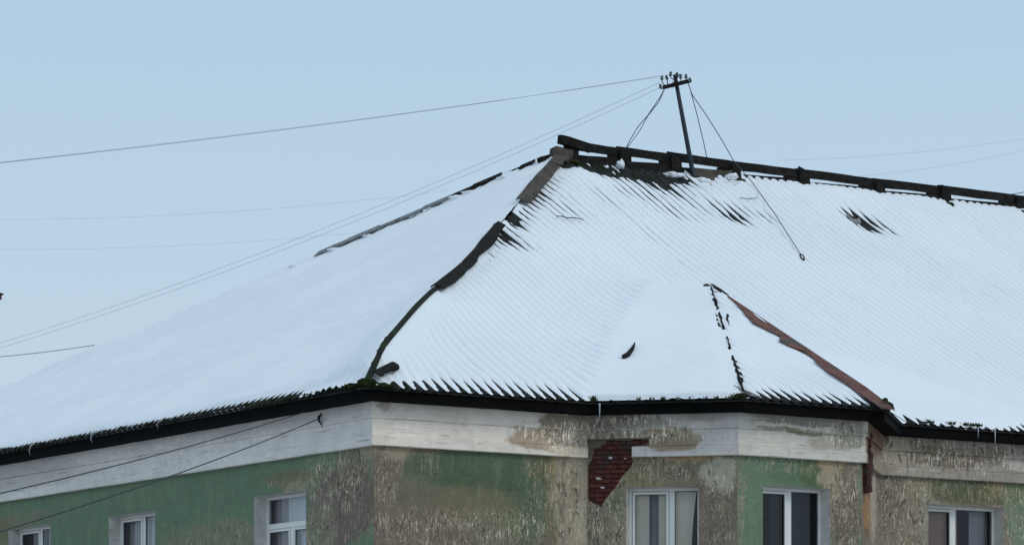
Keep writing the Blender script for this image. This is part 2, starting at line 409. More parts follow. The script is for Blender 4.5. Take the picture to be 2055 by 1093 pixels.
    bh = math_(t, 'ADD', bh, math_(t, 'MULTIPLY', grain, .35))
    bump(t, b, bh, .55, .012)
    return m
FM = {}
FM['left'] = facade_mat('green_plaster_left', 'left', GREEN, (.105, .185, .135), [
  (430, 1085, 120, 34, GREYB, .5, .55), (690, 1010, 66, 84, TAUPE, .30, .95), (640, 1060, 40, 70, GREYB, .5, .55), (715, 935, 40, 40, BROWN, .5, .7), (585, 958, 60, 16, OLIVE, .6, .8),
  (600, 975, 30, 12, BEIGE, .5, .7), (738, 905, 12, 20, BEIGE, .5, .6), (10, 1065, 20, 25, OLIVE, .5, .8), (60, 1040, 60, 14, GREYB, .6, .5), (300, 1000, 40, 14, (.13, .20, .14), .6, .6)],
  [(680, 960, 70, 80, 1), (640, 1060, 40, 60, .9), (430, 1080, 90, 40, .5), (330, 1080, 50, 30, .35), (720, 1050, 35, 60, .5), (585, 965, 60, 12, .5)])
FM['front'] = facade_mat('green_plaster_front', 'front', TAUPE, BROWN, [
  (955, 945, 150, 44, (.058, .105, .066), .35, .97), (1000, 930, 70, 24, (.072, .128, .086), .6, .75), (1060, 1000, 52, 100, (.060, .112, .070), .5, .85), (950, 1010, 80, 34, OLIVE, .6, .7), (1000, 1060, 60, 40, (.13, .155, .105), .6, .7),
  (830, 985, 50, 34, (.11, .145, .10), .6, .5), (1090, 930, 22, 40, MOSSY, .5, .85), (1108, 990, 14, 90, OLIVE, .6, .75), (1113, 960, 8, 50, OCHRE, .6, .5),
  (1145, 1000, 36, 130, (.27, .255, .215), .25, .96), (1150, 960, 24, 60, BEIGE, .5, .75), (1132, 1000, 5, 120, (.12, .11, .09), .5, .7), (1155, 1020, 4, 90, (.14, .12, .10), .5, .6), (1165, 1060, 12, 60, (.36, .34, .29), .5, .7), (780, 905, 45, 14, BEIGE, .6, .75), (765, 1000, 14, 130, TAUPE, .6, .6), (1080, 905, 60, 8, BROWN, .6, .7)],
  [(775, 960, 30, 70, .7), (870, 1060, 150, 44, .75), (1000, 1060, 120, 44, .8), (1145, 1010, 40, 120, 1), (860, 930, 30, 40, .4), (1085, 970, 40, 70, .6)])
FM['bay_side'] = facade_mat('bare_plaster_bay', 'bay_side', GREYB, BROWN, [
  (1225, 890, 60, 40, DARKB, .4, .85), (1440, 1010, 46, 100, BROWN, .35, .9), (1330, 935, 150, 26, OLIVE, .5, .65), (1290, 965, 50, 14, (.27, .26, .17), .6, .6), (1375, 915, 70, 12, OCHRE, .5, .75),
  (1445, 950, 38, 34, (.36, .36, .34), .4, .9), (1370, 945, 30, 10, (.10, .10, .09), .5, .8), (1240, 1050, 26, 70, (.22, .23, .17), .5, .8), (1200, 1050, 22, 60, BROWN, .5, .6), (1235, 1010, 20, 20, (.09, .11, .065), .5, .7),
  (1275, 965, 34, 20, (.19, .19, .11), .6, .6)],
  [(1445, 950, 40, 60, 1), (1230, 1050, 60, 70, 1), (1250, 970, 80, 50, .8), (1340, 930, 140, 34, .8), (1440, 1040, 50, 70, .5)])
FM['bay_front'] = facade_mat('green_plaster_bay', 'bay_front', (.115, .190, .140), GREEN, [
  (1590, 940, 60, 30, GREEN_D, .6, .6), (1640, 955, 30, 30, (.05, .10, .045), .5, .8), (1690, 960, 38, 150, BROWN, .30, .97), (1665, 925, 26, 26, OCHRE, .4, .85), (1662, 955, 20, 24, BEIGE, .5, .8), (1680, 990, 12, 40, BEIGE, .5, .5),
  (1700, 1050, 30, 60, (.105, .095, .075), .5, .8), (1486, 990, 5, 120, GREYB, .6, .6), (1715, 900, 26, 30, GREYB, .5, .8)],
  [(1590, 922, 110, 30, .6), (1690, 980, 44, 130, .9), (1488, 1000, 8, 100, .5), (1715, 1040, 16, 80, .6)])
FM['bay_return'] = facade_mat('rust_stained_plaster', 'bay_return', BROWN, GREYB, [
  (1740, 940, 14, 60, (.085, .030, .024), .4, .95), (1743, 1035, 11, 42, (.27, .135, .045), .35, .97), (1744, 1075, 8, 14, DARKB, .5, .8), (1752, 1000, 6, 90, WHITE, .5, .5)],
  [(1750, 1040, 14, 70, 1)])
FM['right'] = facade_mat('mottled_plaster_right', 'right', GREYB, (.20, .17, .145), [
  (1765, 870, 16, 30, (.10, .05, .02), .5, .9), (1960, 975, 130, 36, MOSSY, .45, .92), (1900, 955, 50, 20, (.10, .14, .09), .5, .7), (1995, 955, 30, 14, (.25, .12, .06), .5, .85), (2010, 985, 26, 16, OCHRE, .5, .5), (2050, 1020, 34, 90, GREEN, .4, .9), (2040, 990, 30, 20, (.08, .13, .06), .5, .7),
  (1800, 905, 60, 22, BEIGE, .5, .6), (1850, 960, 30, 60, (.26, .235, .17), .5, .6), (1825, 1050, 30, 50, (.20, .165, .14), .5, .7), (1785, 1000, 26, 90, (.13, .115, .095), .5, .8), (1860, 1050, 14, 70, (.22, .235, .20), .5, .7), (1830, 920, 24, 10, PINKB, .6, .5)],
  [(1800, 950, 70, 90, 1), (1830, 1040, 70, 90, 1), (1960, 965, 120, 40, .7), (2040, 1030, 40, 70, .9)])
CM = {}
CM['left'] = facade_mat('cornice_left', 'left', (.37, .37, .375), (.43, .43, .435), [(60, 960, 120, 22, (.25, .25, .25), .7, .6), (560, 855, 120, 10, (.29, .28, .28), .7, .5)], [], True)
CM['front'] = facade_mat('cornice_front', 'front', (.37, .365, .35), (.43, .425, .41), [
  (765, 812, 16, 18, (.20, .19, .18), .5, .8), (1075, 882, 60, 22, (.20, .165, .125), .25, .97), (1110, 855, 40, 26, (.13, .105, .078), .3, .97), (1150, 870, 42, 40, (.15, .135, .115), .3, .97), (1145, 822, 22, 14, (.16, .14, .12), .4, .9), (1040, 860, 22, 5, (.2, .19, .17), .4, .9), (1160, 835, 24, 14, (.12, .11, .09), .5, .9), (1140, 905, 50, 10, BEIGE, .4, .8)],
  [(1130, 875, 70, 34, 1), (1060, 865, 50, 20, .7)], True)
CM['bay_side'] = facade_mat('cornice_bay_side', 'bay_side', (.36, .36, .355), (.42, .42, .415), [
  (1205, 865, 34, 40, (.085, .078, .062), .35, .95), (1265, 835, 40, 12, (.15, .14, .11), .4, .85), (1250, 875, 30, 8, (.16, .15, .09), .4, .9), (1350, 880, 58, 26, (.19, .15, .095), .25, .97), (1285, 850, 50, 14, (.20, .19, .165), .4, .8), (1240, 850, 60, 30, (.12, .11, .09), .5, .8), (1420, 835, 50, 10, (.24, .225, .21), .5, .7), (1370, 862, 22, 5, (.22, .2, .17), .4, .8), (1450, 860, 30, 40, (.36, .35, .36), .6, .5)],
  [(1280, 860, 120, 34, .9), (1420, 870, 50, 20, .3)], True)
CM['bay_front'] = facade_mat('cornice_bay_front', 'bay_front', (.40, .395, .38), (.45, .445, .43), [
  (1600, 838, 110, 12, (.20, .19, .175), .5, .9), (1560, 862, 50, 4, (.16, .15, .11), .4, .8), (1615, 868, 50, 6, (.13, .125, .085), .4, .85), (1590, 850, 90, 4, (.14, .125, .10), .5, .8), (1660, 890, 50, 12, (.22, .20, .17), .5, .7), (1700, 870, 30, 34, GREYB, .4, .9), (1540, 825, 16, 8, (.16, .15, .14), .5, .6)],  # long band at the top: grime with eave shade painted in
  [(1690, 870, 50, 30, 1), (1600, 855, 100, 12, .6)], True)
CM['bay_return'] = facade_mat('cornice_bay_return', 'bay_return', GREYB, BEIGE, [(1745, 880, 20, 30, (.11, .05, .03), .5, .8)], [], True)
CM['right'] = facade_mat('cornice_right', 'right', (.24, .225, .205), (.30, .285, .265), [
  (1795, 905, 36, 30, BEIGE, .5, .8), (1900, 872, 160, 10, (.16, .145, .125), .6, .8), (1830, 905, 20, 30, (.14, .125, .10), .4, .9), (1768, 870, 12, 26, (.08, .04, .02), .5, .9), (1865, 905, 24, 10, (.13, .105, .065), .4, .95), (1925, 915, 44, 16, (.14, .115, .085), .4, .95), (1900, 930, 60, 7, (.12, .10, .08), .4, .9), (1980, 915, 30, 18, (.16, .13, .11), .5, .9), (2020, 880, 90, 14, (.13, .135, .13), .5, .7), (2040, 935, 30, 10, (.45, .44, .43), .3, .95), (1990, 905, 40, 10, (.2, .17, .15), .5, .7)],  # brown-grey bands below the eave paint soffit shade along with grime
  [(1880, 900, 200, 60, 1)], True)

# ---- windows
ZB = 3.15                                            # sill height above eye
wins = [ # wall, px left, px right, py of the top at px left, mullion fraction, transom, curtain kind
 ('left', 17, 101, 1061, .52, None, 'net_dark'), ('left', 218, 311, 1036, .52, None, 'net'), ('left', 510, 614, 996, .50, .50, 'net'),
 ('bay_side', 1257, 1402, 977, .60, None, 'beige'), ('bay_front', 1531, 1665, 973, .52, None, 'dark'), ('right', 1863, 2013, 1010, .45, None, 'brown')]
holes = {}
wdefs = []
for (wn, pl, pr, pt, mf, tf, ck) in wins:
    a0, zt = px2f(wn, pl, pt); a1, _ = px2f(wn, pr, pt)
    holes.setdefault(wn, []).append([(a0, zt-1.55), (a1, zt-1.55), (a1, zt), (a0, zt)]); wdefs.append((wn, a0, a1, zt, mf, tf, ck))
    0 and print(wn, 'w', a1-a0, 'zt', zt)
# ragged patch where the plaster fell off the bricks
bp = [(530, 150), (620, 138), (740, 146), (840, 135), (940, 128), (1030, 135), (1045, 160), (1000, 190), (900, 200), (842, 215), (833, 270), (828, 325), (850, 365), (856, 410), (840, 450), (800, 490), (760, 530), (720, 590), (680, 640), (650, 690), (620, 730), (570, 800), (520, 860), (485, 905), (460, 950), (420, 925), (380, 910), (340, 885), (312, 870), (298, 830), (290, 780), (286, 700), (288, 620), (284, 540), (290, 460), (305, 425), (332, 400), (352, 350), (378, 300), (372, 240), (440, 222), (495, 190)]
b2p = []
for i, (x, y) in enumerate(bp):
    x2, y2 = bp[(i+1) % len(bp)]
    for q_ in (0, .33, .66): b2p.append((x+(x2-x)*q_+random.uniform(-7, 7), y+(y2-y)*q_+random.uniform(-7, 7)))
bp = [(1130+x/6.07, 860+y/6.07) for x, y in b2p]
brick_hole = [px2f('bay_side', max(x, 1180), y) for x, y in bp]
holes['bay_side'].append(list(reversed(brick_hole)))
ZT = Z0-.21                                          # wall top under the soffit
def wall_mesh(n, mat):
    a, d, l = fdir(n); outer = [(0, -EYE-.3), (l, -EYE-.3), (l, ZT), (0, ZT)]
    hs = holes.get(n, []); loops = [[Vector((x, z, 0)) for x, z in outer]]+[[Vector((x, z, 0)) for x, z in h] for h in hs]
    flat = [p for lp in loops for p in lp]; tris = tessellate_polygon(loops)
    vs = [f2w(n, p.x, p.y) for p in flat]; uvs = [(p.x, p.y) for p in flat]; fs = []
    for tri in tris:
        q = [flat[i] for i in tri]; area = (q[1]-q[0]).cross(q[2]-q[0]).z
        fs.append(tuple(tri) if area > 0 else tuple(reversed(tri)))
    # thickness at the brick patch
    for h in hs:
        if len(h) > 8:
            i0 = len(vs); m_ = len(h)
            for x, z in h: vs += [f2w(n, x, z), f2w(n, x, z, -.045)]; uvs += [(x, z), (x, z)]
            for i in range(m_): j = (i+1) % m_; fs.append((i0+2*i, i0+2*j, i0+2*j+1, i0+2*i+1))
    me = mesh(vs, fs); uvl = me.uv_layers.new(name='facade')
    for lp in me.loops: uvl.data[lp.index].uv = uvs[lp.vertex_index]
    return part('wall', me, mat)
for n in walls: wall_mesh(n, FM[n])
# closing walls at the back and the far side
mb = MB()
for (a, b_) in (((OV, WEND-OV), (SEND-OV, WEND-OV)), ((SEND-OV, WEND-OV), (SEND-OV, OV))):
    p, q_ = a, b_; mb.add([W(*p, -EYE-.3), W(*q_, -EYE-.3), W(*q_, ZT), W(*p, ZT)], [(0, 1, 2, 3)])
ppart(mb, 'rear_wall', M['reveal'])

# exposed bricks, each one a piece, set 35 mm behind the plaster
backing = MB(); xs = [p[0] for p in brick_hole]; zs = [p[1] for p in brick_hole]
backing.add([f2w('bay_side', x, z, -.045) for x, z in brick_hole], [tuple(q) for q in tessellate_polygon([[Vector((x, z, 0)) for x, z in brick_hole]])])
bk = ppart(backing, 'brickwork', M['mortar'])
def inside(pt, poly):
    x, y = pt; c_ = False
    for i in range(len(poly)):
        x1, y1 = poly[i]; x2, y2 = poly[i-1]
        if (y1 > y) != (y2 > y) and x < (x2-x1)*(y-y1)/(y2-y1)+x1: c_ = not c_
    return c_
a_, d_, l_ = fdir('bay_side')
brick_me = []
Dv = (f2w('bay_side', 1, 0)-f2w('bay_side', 0, 0)); Nv = (f2w('bay_side', 0, 0, 1)-f2w('bay_side', 0, 0))
for px, py, r_ in ((1241, 907, .05), (1225, 918, .035), (1201, 959, .045), (1208, 977, .035), (1255, 919, .025), (1222, 972, .05)):
    k_, z_ = px2f('bay_side', px, py); bm = bmesh.new(); bmesh.ops.create_icosphere(bm, subdivisions=2, radius=r_)
    for v in bm.verts: v.co = Vector((v.co.x*(1+random.uniform(-.3, .5)), v.co.y*.5, v.co.z*random.uniform(.35, .75)))+f2w('bay_side', k_, z_, -.02)
    me = bpy.data.meshes.new('m'); bm.to_mesh(me); bm.free(); part('plaster_remnant', me, M['reveal'] if r_ < .05 else M['mortar'], bk)
rowi = 0; z = min(zs)
while z < max(zs):
    x = min(xs)-.13*(rowi % 2)
    while x < max(xs):
        cs = [(x+dx, z+dz) for dx in (0, .06, .12, .18, .24) for dz in (.0, .065)]
        if sum(inside(p, brick_hole) for p in cs) >= 3 and x > .0:
            mb = MB(); o = f2w('bay_side', x+.006, z+.005, -.048+random.uniform(0, .024))
            mb.box(o, Dv*.238, Nv*.022, Vector((0, 0, .062)))
            bo = ppart(mb, 'brick', M['brick'], bk, bevel=.009)
            roughen(bo.data, .004, 9, rowi, 0)
        x += .25
    z += .077; rowi += 1

# cornice: three stepped bands on every wall
zc = [ZT, px2f('front', 760, 839)[1], px2f('front', 760, 873)[1], px2f('front', 760, 894)[1]]
bands = [(zc[0], zc[1], .110), (zc[1], zc[2], .070), (zc[2], zc[3], .088)]
order = ['left', 'front', 'bay_side', 'bay_front', 'bay_return', 'right']
def mitre(n, end, out):                              # how far the band runs past the wall end so that corners meet
    i = order.index(n); j = i+1 if end else i-1
    if j < 0 or j >= len(order): return 0
    d1 = fdir(n)[1]; d2 = fdir(order[j])[1]
    if not end: d1, d2 = d2, d1
    ang = math.atan2(d1.x*d2.y-d1.y*d2.x, d1.dot(d2))
    return out*math.tan(ang/2)
for n in walls:
    a, d, l = fdir(n)
    todo = [(bi, zt, zb, out, 0.0, None) for bi, (zt, zb, out) in enumerate(bands)]
    if n == 'bay_side':                               # the lower mouldings have fallen off over the bricks
        kx = px2f(n, 1304, 890)[0]; todo = [todo[0], (1, bands[1][0], px2f(n, 1240, 880)[1], bands[1][2], 0.0, kx), (1, *bands[1], kx+.002, None), (2, *bands[2], px2f(n, 1270, 900)[0], None)]
    for bi, zt, zb, out, lo, hi in todo:
        st = 0 if lo else -mitre(n, False, out); en = l+mitre(n, True, out); en2 = l
        nseg = max(2, int(l/.12)); vs = []; uvs = []; fs = []
        prof = [(zt, out), (zt-.012 if bi else zt, out+.0), (zb+.012, out-.004), (zb, out-.012), (zb, -.01)]
        if bi: prof = [(zt, -.01)]+prof
        for i in range(nseg+1):
            u = i/nseg
            for (z_, o_) in prof:
                k = lo+((hi or l)-lo)*u
                if not lo and i == 0: k = -mitre(n, False, max(o_, 0))
                if i == nseg and not hi: k = l+mitre(n, True, max(o_, 0))
                wob = float(fbm(np.array([k*1.3+bi*9]), np.array([z_*2.0+len(n)]), 5, 3)[0])*.010 if 0 < i < nseg else 0
                vs.append(f2w(n, k, z_+wob*.7, o_+(wob*.6 if o_ > 0 else 0))); uvs.append((k, z_))
        P_ = len(prof)
        for i in range(nseg):
            for j in range(P_-1): fs.append((i*P_+j, i*P_+j+1, (i+1)*P_+j+1, (i+1)*P_+j))
        fs.append(tuple(range(P_))); fs.append(tuple(nseg*P_+j for j in reversed(range(P_))))
        me = mesh(vs, fs); uvl = me.uv_layers.new(name='facade')
        for lp in me.loops: uvl.data[lp.index].uv = uvs[lp.vertex_index]
        part('cornice_band', me, CM[n])

# ---- windows
def curtain_mesh(n, a0, a1, zt, zb, out, amp=.03, wl=.16, seed=0, edge=None):
    nc = max(8, int((a1-a0)/.02)); vs = []; fs = []
    for i in range(nc+1):
        k = a0+(a1-a0)*i/nc
        for j in range(9):
            v = j/8; z_ = zt+(zb-zt)*v
            o_ = out+amp*math.sin(k/wl*6.283+seed+.5*math.sin(v*3+k*4))*(.3+.7*v)
            kk = k
            if edge: kk = a0+(k-a0)*(1-edge*math.sin(v*2.2)**1)
            vs.append(f2w(n, kk, z_, o_))
    for i in range(nc):
        for j in range(8): fs.append((i*9+j, i*9+j+1, (i+1)*9+j+1, (i+1)*9+j))
    return mesh(vs, fs)
REC = -.24
for wi, (n, a0, a1, zt, mf, tf, ck) in enumerate(wdefs):
    zb = zt-1.55
    win = MB()
    # reveal: the four plastered sides of the opening
    def q4(mb, p): mb.add([f2w(n, *x) for x in p], [(0, 1, 2, 3)])
    rv = MB(); D0 = .0; j = .006
    q4(rv, [(a0, zb, D0), (a0, zt, D0), (a0, zt, REC), (a0, zb, REC)]); q4(rv, [(a1, zt, D0), (a1, zb, D0), (a1, zb, REC), (a1, zt, REC)])
    q4(rv, [(a0, zt, D0), (a1, zt, D0), (a1, zt, REC), (a0, zt, REC)]); q4(rv, [(a1, zb, D0), (a0, zb, D0), (a0, zb, REC), (a1, zb, REC)])
    wo_ = ppart(MB().box(f2w(n, a0+.001, zb, REC-.055), f2w(n, .05, 0)-f2w(n, 0, 0), f2w(n, 0, 0, .06)-f2w(n, 0, 0), Vector((0, 0, zt-zb))), 'window', M['pvc'])
    ppart(rv, 'reveal', M['reveal'], wo_)
    X = lambda k: f2w(n, k, 0)-f2w(n, 0, 0); Y = lambda o: f2w(n, 0, 0, o)-f2w(n, 0, 0)
    fr_ = MB(); fw = .055; dpt = .06
    def bar(mb, k0, z0_, k1, z1_, o0=REC-.055, dp=.06): mb.box(f2w(n, k0, z0_, o0), X(k1-k0), Y(dp), Vector((0, 0, z1_-z0_)))
    bar(fr_, a0+.051, zt-fw, a1, zt-.001); bar(fr_, a1-fw, zb+.001, a1-.001, zt-fw-.001); bar(fr_, a0+.051, zb+.001, a1-fw-.001, zb+fw)
    mk = a0+(a1-a0)*mf; bar(fr_, mk-.045, zb+fw+.001, mk+.045, (zt-fw-.001) if tf is None else zt-tf-.046, REC-.050, .058)
    ztop = zt-fw
    if tf is not None: bar(fr_, a0+.051, zt-tf-.045, a1-fw-.001, zt-tf+.045, REC-.050, .059); ztop = zt-tf-.045
    ppart(fr_, 'frame', M['pvc'], wo_, bevel=.004)
    # opening sashes with their dark seals
    def sash(k0, k1, z1_, z0s, sw=.05):
        g = MB(); bar(g, k0+.002, z0s, k1-.002, z1_-.002, REC-.042, .012); ppart(g, 'seal', M['gasket'], wo_) if False else None
        sb = MB(); e_ = .008
        bar(sb, k0+e_, z0s+e_, k0+sw, z1_-e_, REC-.03, .05); bar(sb, k1-sw, z0s+e_, k1-e_, z1_-e_, REC-.03, .05)
        bar(sb, k0+sw, z1_-sw, k1-sw, z1_-e_, REC-.03, .049); bar(sb, k0+sw, z0s+e_, k1-sw, z0s+sw, REC-.03, .049)
        ppart(sb, 'sash', M['pvc'], wo_, bevel=.003)
        gk = MB(); gg = .008
        bar(gk, k0+sw, z0s+sw, k0+sw+gg, z1_-sw, REC-.02, .012); bar(gk, k1-sw-gg, z0s+sw, k1-sw, z1_-sw, REC-.02, .012); bar(gk, k0+sw+gg, z1_-sw-gg, k1-sw-gg, z1_-sw, REC-.02, .012)
        ppart(gk, 'seal', M['gasket'], wo_)
    sash(a0+fw, mk-.045, ztop, zb+fw)
    if tf is not None: sash(mk+.045, a1-fw, ztop, zb+fw)
    else:
        gk = MB(); bar(gk, mk+.045, zb+fw, mk+.053, ztop, REC-.02, .012); bar(gk, a1-fw-.008, zb+fw, a1-fw, ztop, REC-.02, .012); bar(gk, mk+.053, ztop-.008, a1-fw-.008, ztop, REC-.02, .012)
        ppart(gk, 'seal', M['gasket'], wo_)
    panes = [(a0+fw+.03, mk-.07, zb+fw+.03, ztop-.03), (mk+.03, a1-fw+.01, zb+fw-.01, ztop+.01)]
    if tf is not None: panes.append((a0+.04, a1-.05, zt-tf+.03, zt-fw+.01))
    for (k0, k1, z0_, z1_) in panes:
        g = MB(); g.add([f2w(n, k0, z0_, REC-.022), f2w(n, k1, z0_, REC-.022), f2w(n, k1, z1_, REC-.022), f2w(n, k0, z1_, REC-.022)], [(0, 1, 2, 3)])
        ppart(g, 'pane', M['glass'], wo_)
    sl_ = MB(); sl_.box(f2w(n, a0-.04, zb-.03, -.05), X(a1-a0+.08), Y(.12), Vector((0, 0, .028))); ppart(sl_, 'sill', M['pvc'], wo_)
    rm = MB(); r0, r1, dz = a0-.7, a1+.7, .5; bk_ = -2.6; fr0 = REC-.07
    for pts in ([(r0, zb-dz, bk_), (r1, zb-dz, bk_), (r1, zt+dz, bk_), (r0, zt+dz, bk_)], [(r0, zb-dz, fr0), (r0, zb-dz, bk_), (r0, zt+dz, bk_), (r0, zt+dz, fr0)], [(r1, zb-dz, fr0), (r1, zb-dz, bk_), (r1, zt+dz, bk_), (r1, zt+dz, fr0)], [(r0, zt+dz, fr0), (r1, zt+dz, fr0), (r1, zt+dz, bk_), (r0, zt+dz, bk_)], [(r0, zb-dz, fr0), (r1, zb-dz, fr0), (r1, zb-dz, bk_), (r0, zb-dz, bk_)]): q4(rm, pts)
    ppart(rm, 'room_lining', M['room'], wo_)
    def cur(k0, k1, mat, out=REC-.10, **kw): part('curtain', curtain_mesh(n, k0, k1, zt-.0, zb, out, **kw), mat, wo_, True)
    wd = a1-a0
    if ck == 'beige':
        cur(a0, a0+wd*.27, M['curtain_beige'], amp=.02, wl=.3); cur(a0, a1, M['curtain_mauve'], REC-.30, amp=.04, wl=.19); cur(a0+wd*.40, a0+wd*.60, M['curtain_beige'], amp=.02, wl=.25, seed=2)
        cur(a0+wd*.60, a0+wd*.93, M['curtain_beige'], amp=.015, wl=.4, seed=1, edge=.22)
    elif ck == 'dark': cur(a0+wd*.30, a0+wd*.42, M['curtain_dark'], amp=.03, wl=.12); cur(a0+wd*.62, a1, M['curtain_dark'], REC-.3, amp=.03, wl=.2)
    elif ck == 'brown': cur(a0, a0+wd*.40, M['curtain_brown'], amp=.02, wl=.2); cur(a0+wd*.48, a0+wd*.60, M['curtain_brown'], REC-.2, amp=.02, wl=.1); cur(a0+wd*.76, a1, M['curtain_mauve'], REC-.2, amp=.02, wl=.25)
    elif ck == 'net': cur(a0+wd*.30, a1+.3, M['curtain_white'], REC-.13, amp=.012, wl=.2); cur(a0-.2, a0+wd*.30, M['curtain_mauve'], REC-.15, amp=.02, wl=.2)
    else: cur(a0+wd*.55, a1+.3, M['curtain_white'], REC-.13, amp=.012, wl=.2); cur(a0-.1, a0+wd*.5, M['curtain_dark'], REC-.2, amp=.03, wl=.15)

# ------------------------------------------------------------------ roof
roof = MB(); ins = [(OV*.2, WEND-OV*.2)]
# boarding just below the sheets: hidden, closes the attic
def inner(s, t): return W(s, t, float(zmain(s, t))-.12)
PR = (RUN, RUN); zridge = Z0+TAN*RUN
TB = (zridge-Z0)/(WEND-RUN)
roof.add([W(.1, .1, Z0-.12), W(SEND-.1, .1, Z0-.12), W(SEND-RUN, RUN, zridge-.3), W(RUN, RUN, zridge-.3), W(.1, WEND-.1, Z0-.12), W(SEND-.1, WEND-.1, Z0-.12)],
         [(0, 3, 4), (3, 2, 5, 4), (1, 5, 2)])
roofo = ppart(roof, 'roof', M['tar'])
tag(roofo, 'snow-covered corrugated hip roof')
LAM = .203; AMP = .024
# --- snow cover of the street-side slope and bay
SVIS = 27.0; ncol = int(SVIS/LAM*12); sv = np.concatenate([((np.arange(int(SVIS/LAM))[:, None]+np.array([0, .009, .022, .045, .085, .15, .26, .42, .58, .74, .85, .915, .955, .978, .991]))*LAM).reshape(-1), np.linspace(SVIS+.2, SEND-.2, 90)]); nr = 190
kf = np.linspace(0, 1, nr)**1.35
tmx = np.minimum(np.minimum(sv, RUN), SEND-sv+.01)
tm = tmin(sv)-.045
Sg = np.repeat(sv[:, None], nr, 1); Tg = tm[:, None]+(tmx-tm)[:, None]*kf[None, :]
def blob(px, py, rx, ry, S_, T_, fz=None):           # soft bump centred on the roof point seen at a pixel, sizes in metres (along eave, upslope)
    c_ = px2roof(px, py)
    if c_ is None: print('no hit', px, py); return 0*S_
    return np.exp(-(((S_-c_[0])/rx)**2+((T_-c_[1])/ry)**2))
def rib_fields(S_, T_):
    te = T_-tmin(S_)                                  # distance from the eave
    d3 = plane3(S_, T_); d4 = plane4(S_, T_); zm = zmain(S_, T_); bay = np.minimum(np.minimum(np.minimum(d3, d4), plane5(S_, T_)), zq+.02-.05*(T_-tq))
    onbay = sstep(bay-zm, -.14, .05); on3 = onbay*sstep(d4-d3, -.02, .12); on4 = onbay*(1-sstep(d4-d3, -.02, .12))
    # ribs fade where wind filled the hollow around the bay
    near = np.exp(-(((S_-(sq-.2))/3.2)**2+((T_-1.3)/1.9)**2)) + .9*np.exp(-(((S_-(s3+1.2))/2.6)**2+((T_-.6)/1.1)**2))
    fill = np.clip(np.maximum(on3, near*1.25*(1-on4)), 0, 1)
    fill = fill*(1-.85*(1-on3)*np.exp(-(te/.5)**2)*(S_ < s0-.05))
    fill = np.clip(fill+.55*on4*sstep(te, .8, 2.0)+.25*fbm(S_*.6, T_*.6, 31, 3), 0, 1)
    return te, fill, on3, on4
te, fill, on3, on4 = rib_fields(Sg, Tg)
# sheets are laid course by course, so the ribs wander a little at each overlap
crs = np.floor(te/1.55); wob = (vnoise(crs*3.1, np.floor(Sg/1.22)*1.0, 3)-.5)*.035
ph = Sg/LAM
cr = np.abs(np.sin(math.pi*ph))                       # 0 on a crest of the sheet, 1 in the valley
bare = 0
for b_ in [ (1150, 330, .8, .30, 1.5), (1215, 338, .8, .42, 1.8), (1280, 345, .8, .50, 1.9), (1340, 352, .7, .50, 1.8), (1385, 356, .4, .3, 1.0), (1330, 380, .5, .35, .6),
            (1300, 388, 1.0, .5, .32), (1260, 405, 1.6, .8, .24), (1180, 390, 1.2, .8, .24), (1080, 395, .8, 1.0, .45), (1015, 435, .35, .6, 1.2), (1005, 470, .5, .6, .75), (1035, 495, .5, .35, .55), (1060, 440, .8, .7, .3),
            (1450, 415, .8, .5, .42), (1475, 440, .4, .35, .75), (1520, 440, .7, .4, .40), (1415, 355, .4, .2, .9), (1545, 400, .4, .3, .4), (1370, 420, 1.4, .7, .22),
            (1720, 440, .28, .42, 1.1), (1745, 452, .5, .5, .85), (1770, 460, .7, .45, .6), (1690, 490, .3, .3, .4), (1290, 460, 2.2, 1.0, .26), (900, 600, 1.6, 1.2, .20), (960, 680, 2.5, 1.0, .12), (1120, 560, 2.5, 1.5, .14), (1870, 450, .25, .2, .5), (1960, 460, .5, .25, .35), (1650, 540, 3.0, 1.0, .13)]:
    px, py, rx, ry, st = b_
    bare = bare+st*blob(px, py, rx, ry, Sg, Tg)
n_big = fbm(Sg*.35, Tg*.35, 1, 3); n_mid = fbm(Sg*1.3, Tg*.9, 2, 4); n_str = fbm(Sg*4.1, Tg*.9, 4, 4); n_fine = fbm(Sg*9, Tg*7, 6, 3)
spec = bare*(.62+.95*n_str+.35*n_fine)
rdg = sstep(Tg, RUN-.75, RUN-.15)*sstep(Sg, 15.2, 16.6)*np.clip(.75+.9*fbm(Sg*1.1, 0*Sg, 71, 3), 0, 1)
A = .084*(1-fill)*(1+.25*n_mid)*(1-.9*rdg)*sstep(Sg-Tg, .15, .7)                       # rib relief of the snow
wedge = np.clip(1-te/(.36+.18*vnoise(np.round(ph), 0*ph, 12)+.10*on4), 0, 1)
wedge = wedge*(1-.93*on3)*(1-.96*np.exp(-(((Sg-(s3+1.6))/1.7)**2)))*(1-.9*sstep(Sg, s0-.30, s0-.1)*(1-sstep(Sg, s1, s1+.1)))
thick = .0075+.003*(1-sstep(Sg, 9, 12))+.006*n_mid+.014*n_str*(1+.35*sstep(Tg, 3, 8))+.006*n_big+.06*fill*(1-wedge)+.06*fill*sstep(te, .3, 2)*(.5+.5*n_big)
thick = thick+.075*rdg-.035*wedge*fill*(1-on3)-.105*wedge-.085*np.clip(spec, 0, 1.6)
arch = cr**.60
snow_h = thick+A*arch+.0035*n_fine
# soft rounded end at the eave
endd = np.clip((te+.045-.11*on4*cr-.035*vnoise(np.floor(ph), 0*ph, 19)+.03*(cr-.5)+.02*n_str)/.07, 0, 1)
snow_h = snow_h-(1-np.sqrt(np.clip(1-(1-endd)**2, 0, 1)))*.075*(.35+.65*cr)-np.where(endd < .02, .02, 0)
snow_h = snow_h+.03*on3*sstep(te, -.03, .03); shp = np.where(on3 > .5, .012, AMP*np.cos(2*math.pi*ph)); snow_h = np.where(te < 1.0, np.maximum(snow_h, shp-.005), snow_h)
